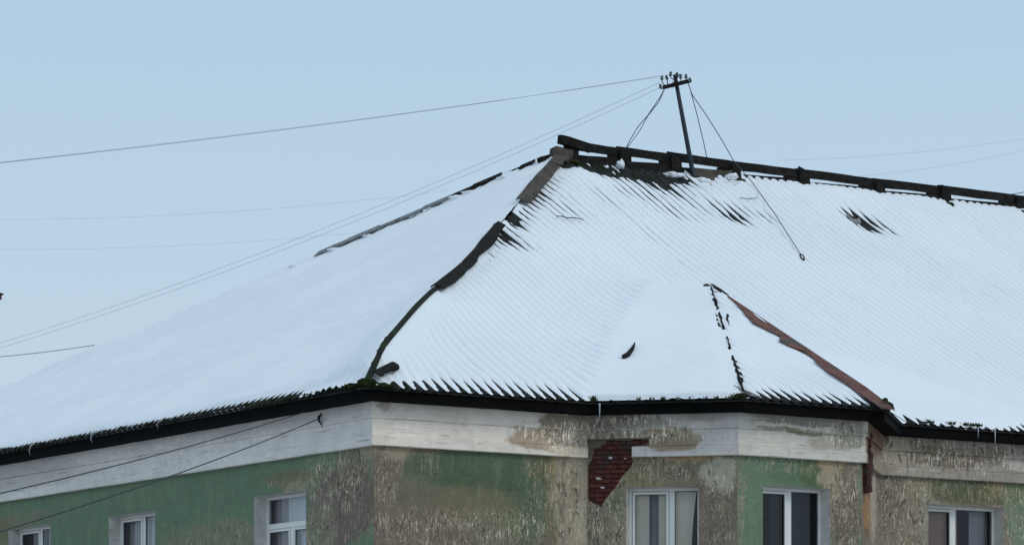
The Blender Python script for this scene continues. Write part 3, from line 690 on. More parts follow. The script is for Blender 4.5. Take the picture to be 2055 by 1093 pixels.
# let the snow swell over the eave by the bay and thin towards hips
Zr = zroof(Sg, Tg); Zs = Zr+snow_h-(1-np.sqrt(np.clip(1-(1-endd)**2, 0, 1)))*np.maximum(Zr-zbase(Sg, Tg), 0)
hipd = Sg-Tg
Zs = Zs+.03*np.exp(-(hipd/.3)**2)*(0+1)
Zs = Zs+sstep(Tg, .1, .6)*hipbump((Sg+Tg)/2)*np.exp(-(np.abs(Sg-Tg)/1.414/(.50+.12*fbm(Tg*1.5, 0*Tg, 61, 3)))**2)
P0 = EA[None, None, :]+Sg[..., None]*U+Tg[..., None]*V
me = grid_mesh(np.concatenate([P0, (Zs+EYE)[..., None]], -1)); part('snow', me, M['snow'], roofo)
# --- corrugated sheets under it
nc2 = int(SEND/LAM)-1; s_ = (np.arange(nc2*10)/10+.3)*LAM; rows = np.linspace(0, 1, 60)
tmx2 = np.minimum(np.minimum(s_, RUN), SEND-s_+.01); t0_ = np.minimum(np.maximum(tmin(s_)+.9, 0.05), tmx2)
Sg2 = np.repeat(s_[:, None], 60, 1); Tg2 = t0_[:, None]+(tmx2-t0_)[:, None]*rows
ph2 = Sg2/LAM
te2 = Tg2-tmin(Sg2); step = ((te2/1.55+.5*vnoise(np.floor(Sg2/1.218), 0*Sg2, 8)) % 1)*.007
Z2 = zbase(Sg2, Tg2)+AMP*np.cos(2*math.pi*ph2)-step
P2 = EA+Sg2[..., None]*U+Tg2[..., None]*V
cv = part('sheet_covering', grid_mesh(np.concatenate([P2, (Z2+EYE)[..., None]], -1)), M['sheet'], roofo)
def eave_sheet(fs, ft, s_a, s_b, length=1.05, over=.05, lift=0, yaw=0):
    """one corrugated sheet; fs(s, te)->(s,t,z) places it, ribs run upslope"""
    nc = int(round((s_b-s_a)/LAM*8)); ss = np.linspace(s_a, s_b, nc+1); tt = np.array([-over, -over+.02, .2, length])
    top = []; 
    for s in ss:
        for u in tt: top.append((s, u))
    vs = []
    for s, u in top:
        x, y, z = fs(s+yaw*u, u); vs.append(W(x, y, z+AMP*math.cos(2*math.pi*(s+0.0)/LAM)+lift))
    nb = len(vs)
    for s, u in top:
        x, y, z = fs(s+yaw*u, u); vs.append(W(x, y, z+AMP*math.cos(2*math.pi*s/LAM)+lift-.009))
    k = len(tt); fc = []
    for i in range(nc):
        for j in range(k-1):
            a = i*k+j; fc.append((a, a+k, a+k+1, a+1)); fc.append((nb+a, nb+a+1, nb+a+k+1, nb+a+k))
        fc.append((i*k, nb+i*k, nb+(i+1)*k, (i+1)*k))
    for i in (0, nc): fc.append(tuple([i*k+j for j in range(k)]+[nb+i*k+j for j in reversed(range(k))]))
    o = part('roofing_sheet', mesh(vs, fc), M['sheet'], roofo); return o
SW = LAM*6
def run_sheets(fs, a, b_, offs=0):
    x = a
    while x < b_-.05:
        x2 = min(x+SW, b_); eave_sheet(fs, None, x, x2+.01, 1.05, .05+random.uniform(-.012, .03), random.uniform(0, .004)); x = x2
run_sheets(lambda s, u: (s, u if s > u else s, float(zmain(s, min(u, s)))), LAM/2, s0+.1)
run_sheets(lambda s, u: (s, t4+u, min(float(plane4(s, t4+u)), float(plane3(s, t4+u)), float(plane5(s, t4+u)))), round(s1/LAM)*LAM+.02, s2-.05)
run_sheets(lambda s, u: (s, u, float(zmain(s, u))), math.ceil(s3/LAM)*LAM, 20.0)
run_sheets(lambda s, u: (s0+s*r2+u*r2, -s*r2+u*r2, min(float(plane3(s0+s*r2+u*r2, -s*r2+u*r2)), float(plane4(s0+s*r2+u*r2, -s*r2+u*r2)))-.02), .02, (s1-s0)/r2-.02)
# --- snow and sheets of the left hip end
nq = int(WEND/LAM*8); qv = np.linspace(.0, WEND-.02, nq); nrr = 110
rmx = np.where(qv < RUN, qv, RUN*(WEND-qv)/(WEND-RUN)); kf = np.linspace(0, 1, nrr)**1.5
rm0 = np.full_like(qv, -.045)
Qg = np.repeat(qv[:, None], nrr, 1); Rg = rm0[:, None]+(rmx-rm0)[:, None]*kf
phq = Qg/LAM; crq = np.abs(np.sin(math.pi*phq))
nm = fbm(Qg*1.1, Rg*1.1, 41, 4); nb_ = fbm(Qg*.3, Rg*.3, 42, 3); nf_ = fbm(Qg*8, Rg*8, 43, 3); ns_ = fbm(Qg*3.7, Rg*1.5, 44, 3)
blen = .10+.34*np.exp(-((Qg-2.2)/2.6)**2)+.05*fbm(Qg*.9, 0*Qg, 48, 3)
blen = blen*(.75+.5*vnoise(np.round(phq), 0*phq, 15))
wq = np.clip(1-(Rg)/blen, 0, 1)**.8
th = .055+.035*nb_+.018*nm+.010*ns_+.005*nf_+.012*crq*(1+nm)*sstep(Rg, .3, 1.5)-.016*np.exp(-(((Rg+.12*nm) % 1.6)/.14)**2)
th = th*sstep(Rg+.05, 0, .4)+.02*(1-sstep(Rg+.05, 0, .4))-.075*wq+.02*crq**.6*(1-sstep(Rg, .4, 2.5))
endq = np.clip((Rg+.045+.03*(crq-.5)+.03*ns_)/.06, 0, 1); th = th-(1-np.sqrt(np.clip(1-(1-endq)**2, 0, 1)))*.075-np.where(endq < .02, .02, 0)
th = np.where(Rg < .8, np.maximum(th, AMP*np.cos(2*math.pi*phq)-.005), th)
Zq = Z0+TAN*Rg+th
# snow piled unevenly along the far hip
far = (RUN*(WEND-Qg)/(WEND-RUN)-Rg)
Zq = Zq+np.where(Qg > RUN-.5, .05*np.exp(-(far/.35)**2)*(1+1.2*fbm(Qg*1.7, Rg*.4, 51, 3)), 0)
Zq = Zq+hipbump((Qg+Rg)/2)*np.exp(-(np.abs(Qg-Rg)/1.414/.8)**2)
Pq = EA+Rg[..., None]*U+Qg[..., None]*V
part('snow', grid_mesh(np.concatenate([Pq, (Zq+EYE)[..., None]], -1)[:, ::-1]), M['snow'], roofo)
def run_sheets_end(a, b_):
    x = a
    while x < b_-.05:
        x2 = min(x+SW, b_)
        eave_sheet(lambda q, u: (min(u, q), q, Z0+TAN*min(u, q)), None, x, x2+.01, .95, .05+random.uniform(-.02, .03), random.uniform(0, .008)); x = x2
run_sheets_end(.12, WEND-.2)
# --- back slope and far gable hip, simple snow sheets
bs = MB(); bs.add([W(-.04, WEND+.04, Z0+.05), W(SEND, WEND+.04, Z0+.05), W(SEND-RUN, RUN, zridge+.02), W(RUN, RUN, zridge+.02), W(SEND, 0, Z0+.05)], [(0, 3, 2, 1), (1, 2, 4)])
ppart(bs, 'snow', M['snow'], roofo)

# --- fascia, gutter lip and soffit along the eaves
def off_poly(poly, o):                               # offset an open polyline inwards
    out = []
    for i, p in enumerate(poly):
        ns = []
        for j in (i-1, i):
            if 0 <= j < len(poly)-1:
                d = Vector(poly[j+1])-Vector(poly[j]); ns.append(Vector((-d.y, d.x)).normalized())
        if len(ns) == 2:
            m_ = (ns[0]+ns[1]); m_ = m_/m_.dot(ns[0]); out.append(Vector(p)+m_*o)
        else: out.append(Vector(p)+ns[0]*o)
    return out
def sweep_box(poly, o0, o1, z0_, z1_, name, mat, parent=None, wav=0):
    pts = []
    P2_ = [Vector(p) for p in poly]
    dense = []
    a_ = off_poly(poly, o0); b2 = off_poly(poly, o1)
    for i in range(len(poly)-1):
        n_ = max(1, int((P2_[i+1]-P2_[i]).length/.45))
        for j in range(n_): u = j/n_; dense.append((a_[i].lerp(a_[i+1], u), b2[i].lerp(b2[i+1], u)))
    dense.append((a_[-1], b2[-1]))
    vs = []; fs = []
    for i, (p, q_) in enumerate(dense):
        wz = wav*float(fbm(np.array([i*.37]), np.array([.5]), 77, 3)[0])
        wz2 = wav*.8*float(fbm(np.array([i*.61]), np.array([3.5]), 78, 3)[0])
        vs += [W(p.x, p.y, z0_+wz), W(q_.x, q_.y, z0_+wz), W(q_.x, q_.y, z1_+wz2), W(p.x, p.y, z1_+wz2)]
        if i: k = 4*(i-1); fs += [(k+a, k+4+a, k+4+(a+1) % 4, k+(a+1) % 4) for a in range(4)]
    return part(name, mesh(vs, [tuple(reversed(f)) for f in fs]), mat, parent or roofo)
sweep_box(eave, .0, .03, Z0-.215, Z0-.035, 'fascia', M['tar'], wav=.012)
sweep_box(eave, -.035, .0, Z0-.062, Z0-.038, 'gutter', M['gutter'], wav=.008)
sweep_box(eave, .03, OV+.2, Z0-.205, Z0-.19, 'soffit', M['tar'])
sweep_box(eave, -.05, .03, Z0-.034, Z0-.022, 'eave_board', M['tar'], wav=.006)

# --- ridge and hip pieces
def cap(path, dirA, dirB, wA, wB, mat, name='hip_cap', lift=.05, thick=.03, rag=.03, seed=0, nseg=14, label=None):
    """bent cover strip along a path (two world points); dirA / dirB point down each slope"""
    p0, p1 = Vector(path[0]), Vector(path[1]); vs = []; fs = []
    up = Vector((0, 0, 1))
    for i in range(nseg+1):
        u = i/nseg; p = p0.lerp(p1, u)+up*(lift(u) if callable(lift) else lift)
        fA = wA(u) if callable(wA) else wA; fB = wB(u) if callable(wB) else wB
        r1_ = rag*float(fbm(np.array([u*7+seed]), np.array([seed*1.7]), 90, 4)[0]); r2_ = rag*float(fbm(np.array([u*7+seed]), np.array([seed*1.7+9]), 91, 4)[0])
        a = p+dirA*(fA+r1_); b_ = p+dirB*(fB+r2_)
        am = p+dirA*(fA+r1_)*.5+up*.006; bm_ = p+dirB*(fB+r2_)*.5+up*.006
        vs += [a, am, p+up*.02, bm_, b_, b_-up*thick, p-up*thick*.6, a-up*thick]
        if i: k = 8*(i-1); fs += [(k+j, k+8+j, k+8+(j+1) % 8, k+(j+1) % 8) for j in range(8)]
    fs.append(tuple(range(7, -1, -1))); fs.append(tuple(nseg*8+j for j in range(8)))
    o = part(name, mesh(vs, [tuple(reversed(f)) for f in fs]), mat, roofo)
    if label: o['label'] = label
    return o
def hipP(px):                                        # point on the front hip (s = t) seen at column px
    k = hit_line(px, (0, 0), (1, 1)); return W(k, k, Z0+TAN*k)
def kpx(px): return hit_line(px, (0, 0), (1, 1))
def V3(ds, dt, dz):
    p = ds*U+dt*V; return Vector((p[0], p[1], dz)).normalized()
nmain = V3(0, 1, TAN).cross(V3(1, 0, 0)); hd = V3(1, 1, TAN)
dMain = V3(1, -1, -TAN); dEnd = V3(-1, 1, -TAN)
cap((hipP(1118), hipP(1040)), dMain, dEnd, .235, .05, M['cap_brown'], lift=.135, rag=.07, seed=1, label='wide brown hip cap piece by the ridge end')
cap((hipP(1000), hipP(873)), dMain, dEnd, lambda u: .15+.05*u, lambda u: .045, M['cap_dark'], lift=lambda u: .12+float(hipbump(kpx(1000)*(1-u)+kpx(873)*u)), rag=.10, seed=2, label='ragged dark brown hip cap halfway down')
cap((hipP(948), hipP(735)), dMain, dEnd, lambda u: .045+.03*u, .04, M['cap_green'], 'hip_batten', lift=lambda u: .075+float(hipbump(kpx(948)*(1-u)+kpx(735)*u)), rag=.015, seed=3, nseg=20, label='thin mossy batten along lower hip')
kk = hit_line(742, (0, 0), (1, 1))
cap((W(kk+.62, kk+.30, Z0+TAN*(kk+.30)), W(kk+.02, kk-.10, Z0+TAN*(kk-.1))), V3(.45, -1, -TAN), V3(-1, 1, .0), .13, .03, M['cap_dark'], lift=.17, rag=.09, seed=4)
# mossy corner blocks at the eave
def lump(loc, r, mat, name='moss_clump', seed=0, sub=3, parent=None, sc=(1, 1, .6), amp=.5):
    bm = bmesh.new(); bmesh.ops.create_icosphere(bm, subdivisions=sub, radius=1)
    from mathutils import noise
    for v in bm.verts:
        n = noise.noise(v.co*2.2+Vector((seed*3.1, 0, 0)))+.6*noise.noise(v.co*6+Vector((seed, 5, 0)))
        v.co = v.co*(1+amp*n); v.co = Vector((v.co.x*r*sc[0], v.co.y*r*sc[1], v.co.z*r*sc[2]))+Vector(loc)
    me = bpy.data.meshes.new('m'); bm.to_mesh(me); bm.free()
    o = part(name, me, mat, parent or roofo, name.startswith('snow')); return o
def tuft(loc, r, h, n, seed=0):                      # moss and dry stalks
    rnd = random.Random(seed); mb = MB()
    for i in range(n):
        a = rnd.uniform(0, 6.28); d = rnd.uniform(0, r); b0 = Vector(loc)+Vector((math.cos(a)*d, math.sin(a)*d*.5, 0))
        tip = b0+Vector((rnd.uniform(-.5, .5)*h, rnd.uniform(-.3, .3)*h, h*rnd.uniform(.3, 1)))
        wv = Vector((rnd.uniform(.006, .016), 0, .0)); mb.add([b0-wv, b0+wv, tip, b0+Vector((0, wv.x, 0))], [(0, 1, 2), (1, 3, 2), (3, 0, 2)])
    return tag(ppart(mb, 'moss_fringe', M['moss'], roofo), kind='stuff')
lump(W(.03, .0, Z0+.03), .10, M['moss'], seed=1, sc=(1.6, 1, .8)); lump(W(-.02, .30, Z0+.0), .09, M['moss'], seed=2, sc=(1.8, 1.6, .6)); lump(W(.30, -.01, Z0-.0), .07, M['moss'], seed=3, sc=(2, 1, .7))
for i, px in enumerate([1190, 1283, 1308, 1332, 1360, 1387, 1418, 1440, 1462, 1478]):
    k = hit_line(px, (s0, 0), (r2, -r2)); p = W(s0+k*r2-.02, -k*r2-.02, Z0+.0)
    big = i in (0, 9)
    tuft(p+Vector((0, 0, .0)), .09 if big else .05, .10 if big else .05, 40 if big else 10, i)
    if big or i in (3,): lump(p, (.045 if big else .028), M['moss'], seed=10+i, sc=(1.3, 1, .8), sub=2)
lump(W(s1-.02, t4+.02, Z0+.03), .065, M['moss'], seed=21, sc=(1.6, 1, .6)); lump(W(s2+.02, t4+.05, Z0+.03), .12, M['moss'], seed=22, sc=(1.2, 1.2, .9)); 
for i, px in enumerate([1863, 1905, 1935, 1948, 1960]):
    k = hit_line(px, (0, 0), (1, 0)); tuft(W(k, -.02, Z0+.02), .10, .07, 60, 40+i)
for i in range(26):                                   # moss fringe on the left eave
    px = 8+i*27.5+random.uniform(-8, 8); k = hit_line(px, (0, 0), (0, 1)); tuft(W(-.03, k, Z0+.0), .14, .035+.045*random.random()**2, 26, 60+i)
# dark triangle of sheet lifted at the bay corner
k = s1+.16; mb = MB(); a = W(k-.06, t4+.02, Z0+.05); b_ = W(k+.22, t4+.02, Z0+.03); c_ = W(k-.15, t4+.30, Z0+T4*.3+.10); dz = Vector((0, 0, -.012))
mb.add([a, b_, c_, a+dz, b_+dz, c_+dz], [(0, 1, 2), (5, 4, 3), (0, 3, 4, 1), (1, 4, 5, 2), (2, 5, 3, 0)]); ppart(mb, 'hip_cap', M['cap_grey'], roofo)

# bay hips
Q3 = W(sq, tq, zq); C2 = W(s2, t4, Z0)
hdir = (C2-Q3).normalized()
n4 = V3(1, 0, 0).cross(V3(0, 1, T4)).normalized(); dn4 = -(hdir.cross(n4)).normalized()
if dn4.x > 0: dn4 = -dn4
ws = [(0, .0), (.1, .015), (.17, .05), (.28, .20), (.36, .30), (.43, .20), (.47, .14), (.52, .32), (.56, .27), (.60, .12), (.66, .13), (.69, .20), (.78, .26), (.9, .26), (.97, .24), (1.02, .22)]
def winterp(u): return float(np.interp(u, [x[0] for x in ws], [x[1] for x in ws]))
U0 = .10
cap((Q3.lerp(C2, U0), Q3.lerp(C2, 1.045)), dn4, V3(1, .3, -.2), lambda u: winterp(U0+(1.045-U0)*u)*1.15, .06, M['rust'], 'hip_flashing', lift=lambda u: .12-.05*max(0, (u-.85)/.15), thick=.02, rag=.03, seed=5, nseg=90, label='rusty brown sheet-metal strip on the bay hip')
# snow lying in the flashing's fold
mb = MB(); a = Q3.lerp(C2, .27); b_ = Q3.lerp(C2, .37); lf = Vector((0, 0, .145))
pa, pb = a+lf+dn4*.045, b_+lf+dn4*.09
mb.add([pa, pa.lerp(pb, .3)+Vector((0, 0, .012)), pa.lerp(pb, .7)+Vector((0, 0, .012)), pb, pa.lerp(pb, .65)+dn4*.03, pa.lerp(pb, .3)+dn4*.03], [(0, 1, 2, 3, 4, 5)]); ppart(mb, 'snow_sliver', M['snow'], roofo)
# bent dark metal at the apex
ap = px2roof(1422, 588); P_a = W(ap[0], ap[1], float(zroof(*ap))+.10)
def shard(pxs, mat, name='flashing_scrap', dz=.085, th=.012, fz=zroof):
    vs = []
    for px, py in pxs:
        r_ = px2roof(px, py); 
        if r_ is None: return
        vs.append(W(r_[0], r_[1], float(fz(*r_))+dz))
    m_ = len(vs); fs = [tuple(range(m_))]; low = [v-Vector((0, 0, th+.05)) for v in vs]; fs.append(tuple(reversed([i+m_ for i in range(m_)])))
    for i in range(m_): j = (i+1) % m_; fs.append((i, i+m_, j+m_, j))
    return part(name, mesh(vs+low, fs), mat, roofo)
shard([(1412, 580), (1419, 578), (1431, 580), (1436, 583), (1448, 590), (1462, 597), (1476, 606), (1462, 601), (1448, 594), (1440, 596), (1430, 594), (1420, 588)], M['cap_dark'])
shard([(1421, 590), (1430, 593), (1431, 600), (1434, 612), (1437, 621), (1430, 612), (1426, 602)], M['cap_dark'])
shard([(1436, 638), (1440, 644), (1442, 655), (1446, 663), (1443, 664), (1438, 655)], M['cap_dark'])
shard([(1459, 634), (1463, 643), (1461, 650), (1464, 661), (1457, 651), (1458, 643)], M['cap_dark'])
shard([(1460, 700), (1464, 705), (1465, 713), (1462, 712)], M['cap_dark'])
for q0, q1, w0 in ((.00, .22, .05), (.26, .42, .035), (.50, .60, .03), (.68, .98, .055)):
    H0, H1 = W(sq, tq, zq), W(s1, t4, Z0); pa, pb = H0.lerp(H1, q0), H0.lerp(H1, q1)
    cap((pa, pb), V3(1, -.2, -.3), V3(-1, .2, -.3), w0*.45, w0*.6, M['cap_dark'], 'hip_cap', lift=.085, thick=.03, rag=.035, seed=q0*9, nseg=14)
shard([(1473, 731), (1478, 730), (1483, 745), (1488, 757), (1492, 772), (1488, 778), (1484, 768), (1478, 750)], M['cap_dark'])
shard([(1248, 738), (1257, 733), (1267, 722), (1275, 711), (1272, 722), (1264, 733), (1256, 738)], M['cap_dark'], dz=.215)
shard([(1700, 432), (1706, 440), (1712, 446), (1720, 447), (1724, 443), (1728, 450), (1722, 452), (1712, 452), (1704, 444)], M['cap_grey'], dz=.06)
shard([(1385, 348), (1400, 347), (1425, 352), (1440, 360), (1432, 366), (1410, 366), (1392, 360)], M['cap_brown'], dz=.07)
# twigs and lichen near the lower hip
for pts in ([(838, 615), (839, 628), (838, 640), (843, 650), (848, 662)], [(830, 630), (835, 637), (840, 641)], [(822, 690), (829, 693), (833, 697)], [(842, 672), (846, 668)], [(815, 700), (806, 704), (790, 706), (780, 712)]):
    vs = []
    for px, py in pts: r_ = px2roof(px, py); vs.append(W(r_[0], r_[1], float(zroof(*r_))+.09))
    ppart(MB().tube(vs, [.008 if pts[0][0] != 838 else .012]*(len(vs)-1)+[.004], 5), 'moss_stalk', M['twig'], roofo)
shard([(764, 730), (770, 719), (784, 714), (796, 709), (808, 703), (804, 712), (794, 720), (778, 732), (768, 741)], M['cap_dark'], 'hip_cap', dz=.08)

# back hip of the left end: grey caps poking out of the snow
def bhip(px):
    k = hit_line(px, (0, WEND), (RUN, RUN-WEND)); return W(k*RUN, WEND+k*(RUN-WEND), Z0+(zridge-Z0)*k)
dE = V3(-RUN, -(WEND-RUN), 0); dirEnd2 = V3(-.8, -.5, -.45); dirBack = V3(.4, 1, -.35)
for (x0, x1, wd_, mt, lf_) in [(a, b, c*1.15, d, e+.055) for a, b, c, d, e in [(1075, 1045, .14, 'cap_dark', .10), (1044, 1012, .06, 'cap_dark', .08), (1008, 950, .15, 'cap_dark', .12), (955, 912, .17, 'cap_dark', .10), (915, 850, .13, 'cap_grey', .10), (850, 762, .13, 'cap_grey', .08), (762, 700, .19, 'cap_grey', .10), (705, 640, .20, 'cap_grey', .09), (640, 583, .12, 'cap_grey', .05)]]:
    cap((bhip(x0), bhip(x1)), dirEnd2, dirBack, wd_, .1, M[mt], lift=lf_, rag=.09, seed=x0*.1, nseg=10)
for px in (1030, 960, 935, 755, 690, 610):
    p = bhip(px); lump(p+dirEnd2*.17+Vector((0, 0, .03)), (.06+.04*random.random()), M['snow'], 'snow_lump', seed=px, sc=(3.0, 1, .6), amp=.35)
for px in (507, 470, 590): 
    p = bhip(px); lump(p+Vector((0, 0, .05)), .05, M['cap_dark'], 'flashing_scrap', seed=px, sc=(2.0, 1, .5), sub=2)

# ridge: overlapping boards on collars
def ridP(px, dz=0, dt=0):
    s = hit_line(px, (0, RUN+dt), (1, 0)); return s
cols = [1136, 1243, 1345, 1466, 1603, 1757, 1888, 2037, 2180]
def rbox(sa, sb, za0, za1, h0, h1, dt, th, mat, name, seed=0):
    n_ = 8; vs = []; fs = []
    for i in range(n_+1):
        u = i/n_; s = sa+(sb-sa)*u; zb_ = za0+(za1-za0)*u; hh = h0+(h1-h0)*u
        e1 = .012*float(fbm(np.array([s*3+seed]), np.array([seed*2.2]), 95, 3)[0]); e2 = .008*float(fbm(np.array([s*3+seed+40]), np.array([seed*1.2]), 96, 3)[0])
        t_ = RUN+dt
        vs += [W(s, t_, zridge+zb_+e1), W(s, t_+th, zridge+zb_+e1), W(s, t_+th+.04, zridge+zb_+hh+e2), W(s, t_+.04, zridge+zb_+hh+e2)]
        if i: k = 4*(i-1); fs += [(k+j, k+4+j, k+4+(j+1) % 4, k+(j+1) % 4) for j in range(4)]
    fs.append((3, 2, 1, 0)); fs.append(tuple(n_*4+j for j in range(4)))
    return part(name, mesh(vs, [tuple(reversed(f)) for f in fs]), mat, roofo)
for i in range(len(cols)-1):
    sa = ridP(cols[i]); sb = ridP(cols[i+1]); g = (sb-sa)
    top0 = .16+(.03 if i < 3 else .0)+random.uniform(-.012, .012); tl = random.uniform(-.02, .02)
    rbox(sa+g*.78, sb, -.02, .0, .2, .2, -.04, .03, M['cap_dark'], 'ridge_board', i+10)
    rbox(sa-.05, sb+.03, top0, top0-.005+tl, .19, .175, -.02, .035, M['cap_dark'], 'ridge_board', i)
    lo = .115
    rbox(sa+.0, sb-.0, -.03, .0, lo, lo+.02, -.06, .035, M['cap_dark'], 'ridge_board', i+20)
    if i == 1:
        rbox(sa+.0, sb, -.16, -.10, .12, .12, -.14, .03, M['cap_dark'], 'ridge_board', i+40)
    if i == 0:
        rbox(sa+.0, sb, -.14, -.12, .13, .12, -.14, .03, M['cap_dark'], 'ridge_board', i+40)
    if i == 2: rbox(sa+g*.3, sb, -.12, -.14, .22, .26, -.12, .03, M['cap_brown'], 'ridge_board', i+40)
for i, px in enumerate(cols):
    s = ridP(px); h_ = random.uniform(.30, .36); wd_ = random.uniform(.20, .27)
    rb = rbox(s-.03, s-.03+wd_, -.10, -.12, h_+.12-.05*(i%2), h_+.08, -.12, .05, M['cap_dark'], 'ridge_collar', i+60)
    roughen(rb.data, .03, 4, i, 0)
    if i in (0, 3, 6, 7): lump(W(s+.05, RUN-.2, zridge-.10), .10, M['moss'], seed=70+i, sc=(1.3, 1, .7))
for i, (px, py, r_, sc) in enumerate([(1335, 352, .11, (1.9, 1, .5)), (1228, 330, .06, (1.3, 1, 1.3)), (1440, 368, .12, (1.9, 1, .4)), (1390, 368, .15, (1.7, 1, .7)), (1452, 354, .09, (1.3, 1, .7))]):
    s = ridP(px); lump(W(s, RUN-.30, (HY-py)/F*W(s, RUN-.3, 0).y), r_, M['snow'], 'snow_lump', seed=200+i, sc=sc, amp=.6)
# broken board kicked up at the ridge end and the block it rests on
def at(px, py, dt=0):
    s = hit_line(px, (0, RUN+dt), (1, 0)); return W(s, RUN+dt, (HY-py)/F*W(s, RUN+dt, 0).y)
mb = MB(); mb.beam(at(1123, 279, -.1), at(1187, 299, -.1), .14, .16); o = ppart(mb, 'ridge_board', M['cap_dark'], roofo); roughen(o.data, .02, 5, 3, 3); o['label'] = 'broken ridge board kicked up at the end'
mb = MB(); mb.beam(at(1110, 309, -.1), at(1144, 316, -.1), .22, .26); o = ppart(mb, 'ridge_block', M['cap_brown'], roofo); roughen(o.data, .035, 4, 4, 3)
mb = MB(); mb.beam(at(1085, 321, .1), at(1118, 311, .1), .22, .10); o = ppart(mb, 'hip_cap', M['cap_dark'], roofo); roughen(o.data, .02, 5, 5, 3)

# rusty downpipe stump in the inner corner
a_p = px2f('bay_return', 1741, 900, .06); b_p = px2f('bay_return', 1739, 985, .06)
mb = MB(); mb.tube([f2w('bay_return', a_p[0], a_p[1]+.02, .05), f2w('bay_return', a_p[0], a_p[1]-.10, .07), f2w('bay_return', a_p[0]-.02, a_p[1]-.20, .06), f2w('bay_return', a_p[0]-.03, (a_p[1]+b_p[1])/2, .06), f2w('bay_return', a_p[0]-.04, b_p[1], .06)], [.07, .125, .105, .10, .09], 12)
o = ppart(mb, 'downpipe', M['rust_dark'], None, False); roughen(o.data, .045, 6, 2, 1)
mb = MB(); mb.tube([f2w('bay_return', a_p[0]+.06, ZT-.02, .02), f2w('bay_return', a_p[0]+.03, ZT-.22, .10), f2w('bay_return', a_p[0], a_p[1]+.03, .08)], [.05, .05, .06], 10); o = ppart(mb, 'downpipe_elbow', M['rust_dark'], None); roughen(o.data, .03, 7, 5, 1)

# ------------------------------------------------------------------ pole on the ridge
def wat(px, py, y): r_ = ray(px, py); return Vector((r_.x*y, y, r_.z*y+EYE))
sp = hit_line(1391, (0, RUN-.22), (1, 0)); YP = W(sp, RUN-.22, 0).y
pb_, pt_ = wat(1392, 356, YP), wat(1354, 150, YP-.1)
pole = empty('roof_pole', pb_); tag(pole, 'leaning dark steel pole with crossarm and insulators on the roof ridge', 'utility pole')
PI_ = Matrix.Translation(-pole.location)
def pp(mb, name, mat, parent=None, smooth=True):
    o = bpy.data.objects.new(name, mesh(mb.v, mb.f)); C.objects.link(o); o.data.materials.append(mat)
    o.parent = parent or pole
    if o.parent is pole: o.matrix_parent_inverse = PI_
    if smooth: o.data.polygons.foreach_set('use_smooth', [True]*len(o.data.polygons))
    return o
pp(MB().tube([pb_-Vector((0, 0, .25)), pb_, pb_.lerp(pt_, .5), pt_], [.052, .050, .046, .040], 12), 'pole_shaft', M['pole'])
arm0, arm1 = wat(1330, 176, YP-.16), wat(1382, 163, YP-.16)
pp(MB().beam(arm0, arm1, .05, .075), 'crossarm', M['arm'], smooth=False)
for dx in (-1, 1): pp(MB().tube([wat(1355+dx*4, 164, YP-.22), wat(1355+dx*4, 176, YP-.22)], .012, 6), 'clamp_bolt', M['arm'])
ins_pos = [(1334, 172, 1328, 161, 1329, 152), (1340, 170, 1339, 160, 1337, 152), (1352, 160, 1345, 153, 1346, 147), (1356, 158, 1361, 154, 1358, 146), (1367, 164, 1366, 158, 1366, 149), (1379, 162, 1377, 158, 1376, 148), (1334, 176, 1326, 178, 1325, 171), (1380, 164, 1386, 165, 1384, 158)]
for i, (x0, y0, x1, y1, x2, y2) in enumerate(ins_pos):
    yy = YP-.17; a, b_, c_ = wat(x0, y0, yy), wat(x1, y1, yy), wat(x2, y2, yy); d = (c_-b_).normalized()
    body = MB(); prof = [(0, .018), (.012, .034), (.035, .036), (.04, .024), (.055, .022), (.062, .030), (.085, .026), (.092, .012)]
    body.tube([b_+d*h*1.0 for h, r_ in prof], [r_ for h, r_ in prof], 12)
    io = pp(body, 'insulator', M['insul'])
    pp(MB().tube([a, a.lerp(b_, .6)+Vector((0, 0, -.02)), b_, b_+d*.02], .010, 6), 'hook', M['arm'], io)

# ------------------------------------------------------------------ wires
def wire(name, p0, p1, sagm, r, mat, label, cat='wire', n=40, group=None):
    p0, p1 = Vector(p0), Vector(p1); pts = []
    for i in range(n+1):
        u = i/n; pts.append(p0.lerp(p1, u)-Vector((0, 0, 4*sagm*u*(1-u))))
    o = MB().tube(pts, r, 5).obj(name, mat); tag(o, label, cat, group); return o
YA = YP-.17
wire('overhead_wire', wat(1329, 152, YA), wat(-420, 370, 52), .12, .0036, M['wire'], 'dark line wire sloping left from the pole across the open sky', group='wires strung from the roof pole')
wire('overhead_wire', wat(1337, 153, YA), wat(-420, 371, 52), .09, .0022, M['wire_far'], 'thin grey wire just above the dark one, meeting the pole top', group='wires strung from the roof pole')
wire('overhead_wire', wat(1325, 165, YA), wat(-700, 860, 95), .85, .0032, M['wire_far'], 'upper of two grey wires running down over the left hip from the pole', group='wires strung from the roof pole')
wire('overhead_wire', wat(1325, 176, YA), wat(-700, 872, 88), .80, .0032, M['wire_far'], 'lower of two grey wires running down over the left hip from the pole', group='wires strung from the roof pole')
wire('distant_wire', wat(-100, 440, 240), wat(900, 382, 240), .6, .0045, M['wire_far'], 'very faint distant wire in the left sky, upper one', n=16)
wire('distant_wire', wat(-100, 499, 240), wat(800, 458, 240), .5, .0045, M['wire_far'], 'very faint distant wire in the left sky, lower one', n=16)
wire('distant_wire', wat(1560, 322, 150), wat(2200, 253, 150), .3, .003, M['wire_far'], 'faint wire above the ridge at right, upper one', n=16)
wire('distant_wire', wat(1640, 358, 150), wat(2200, 262, 150), .4, .003, M['wire_far'], 'faint wire above the ridge at right, lower one', n=16)
wire('distant_wire', wat(1990, 396, 90), wat(2200, 352, 90), .05, .010, M['wire'], 'short dark wire leaving the ridge at the right edge', n=8)
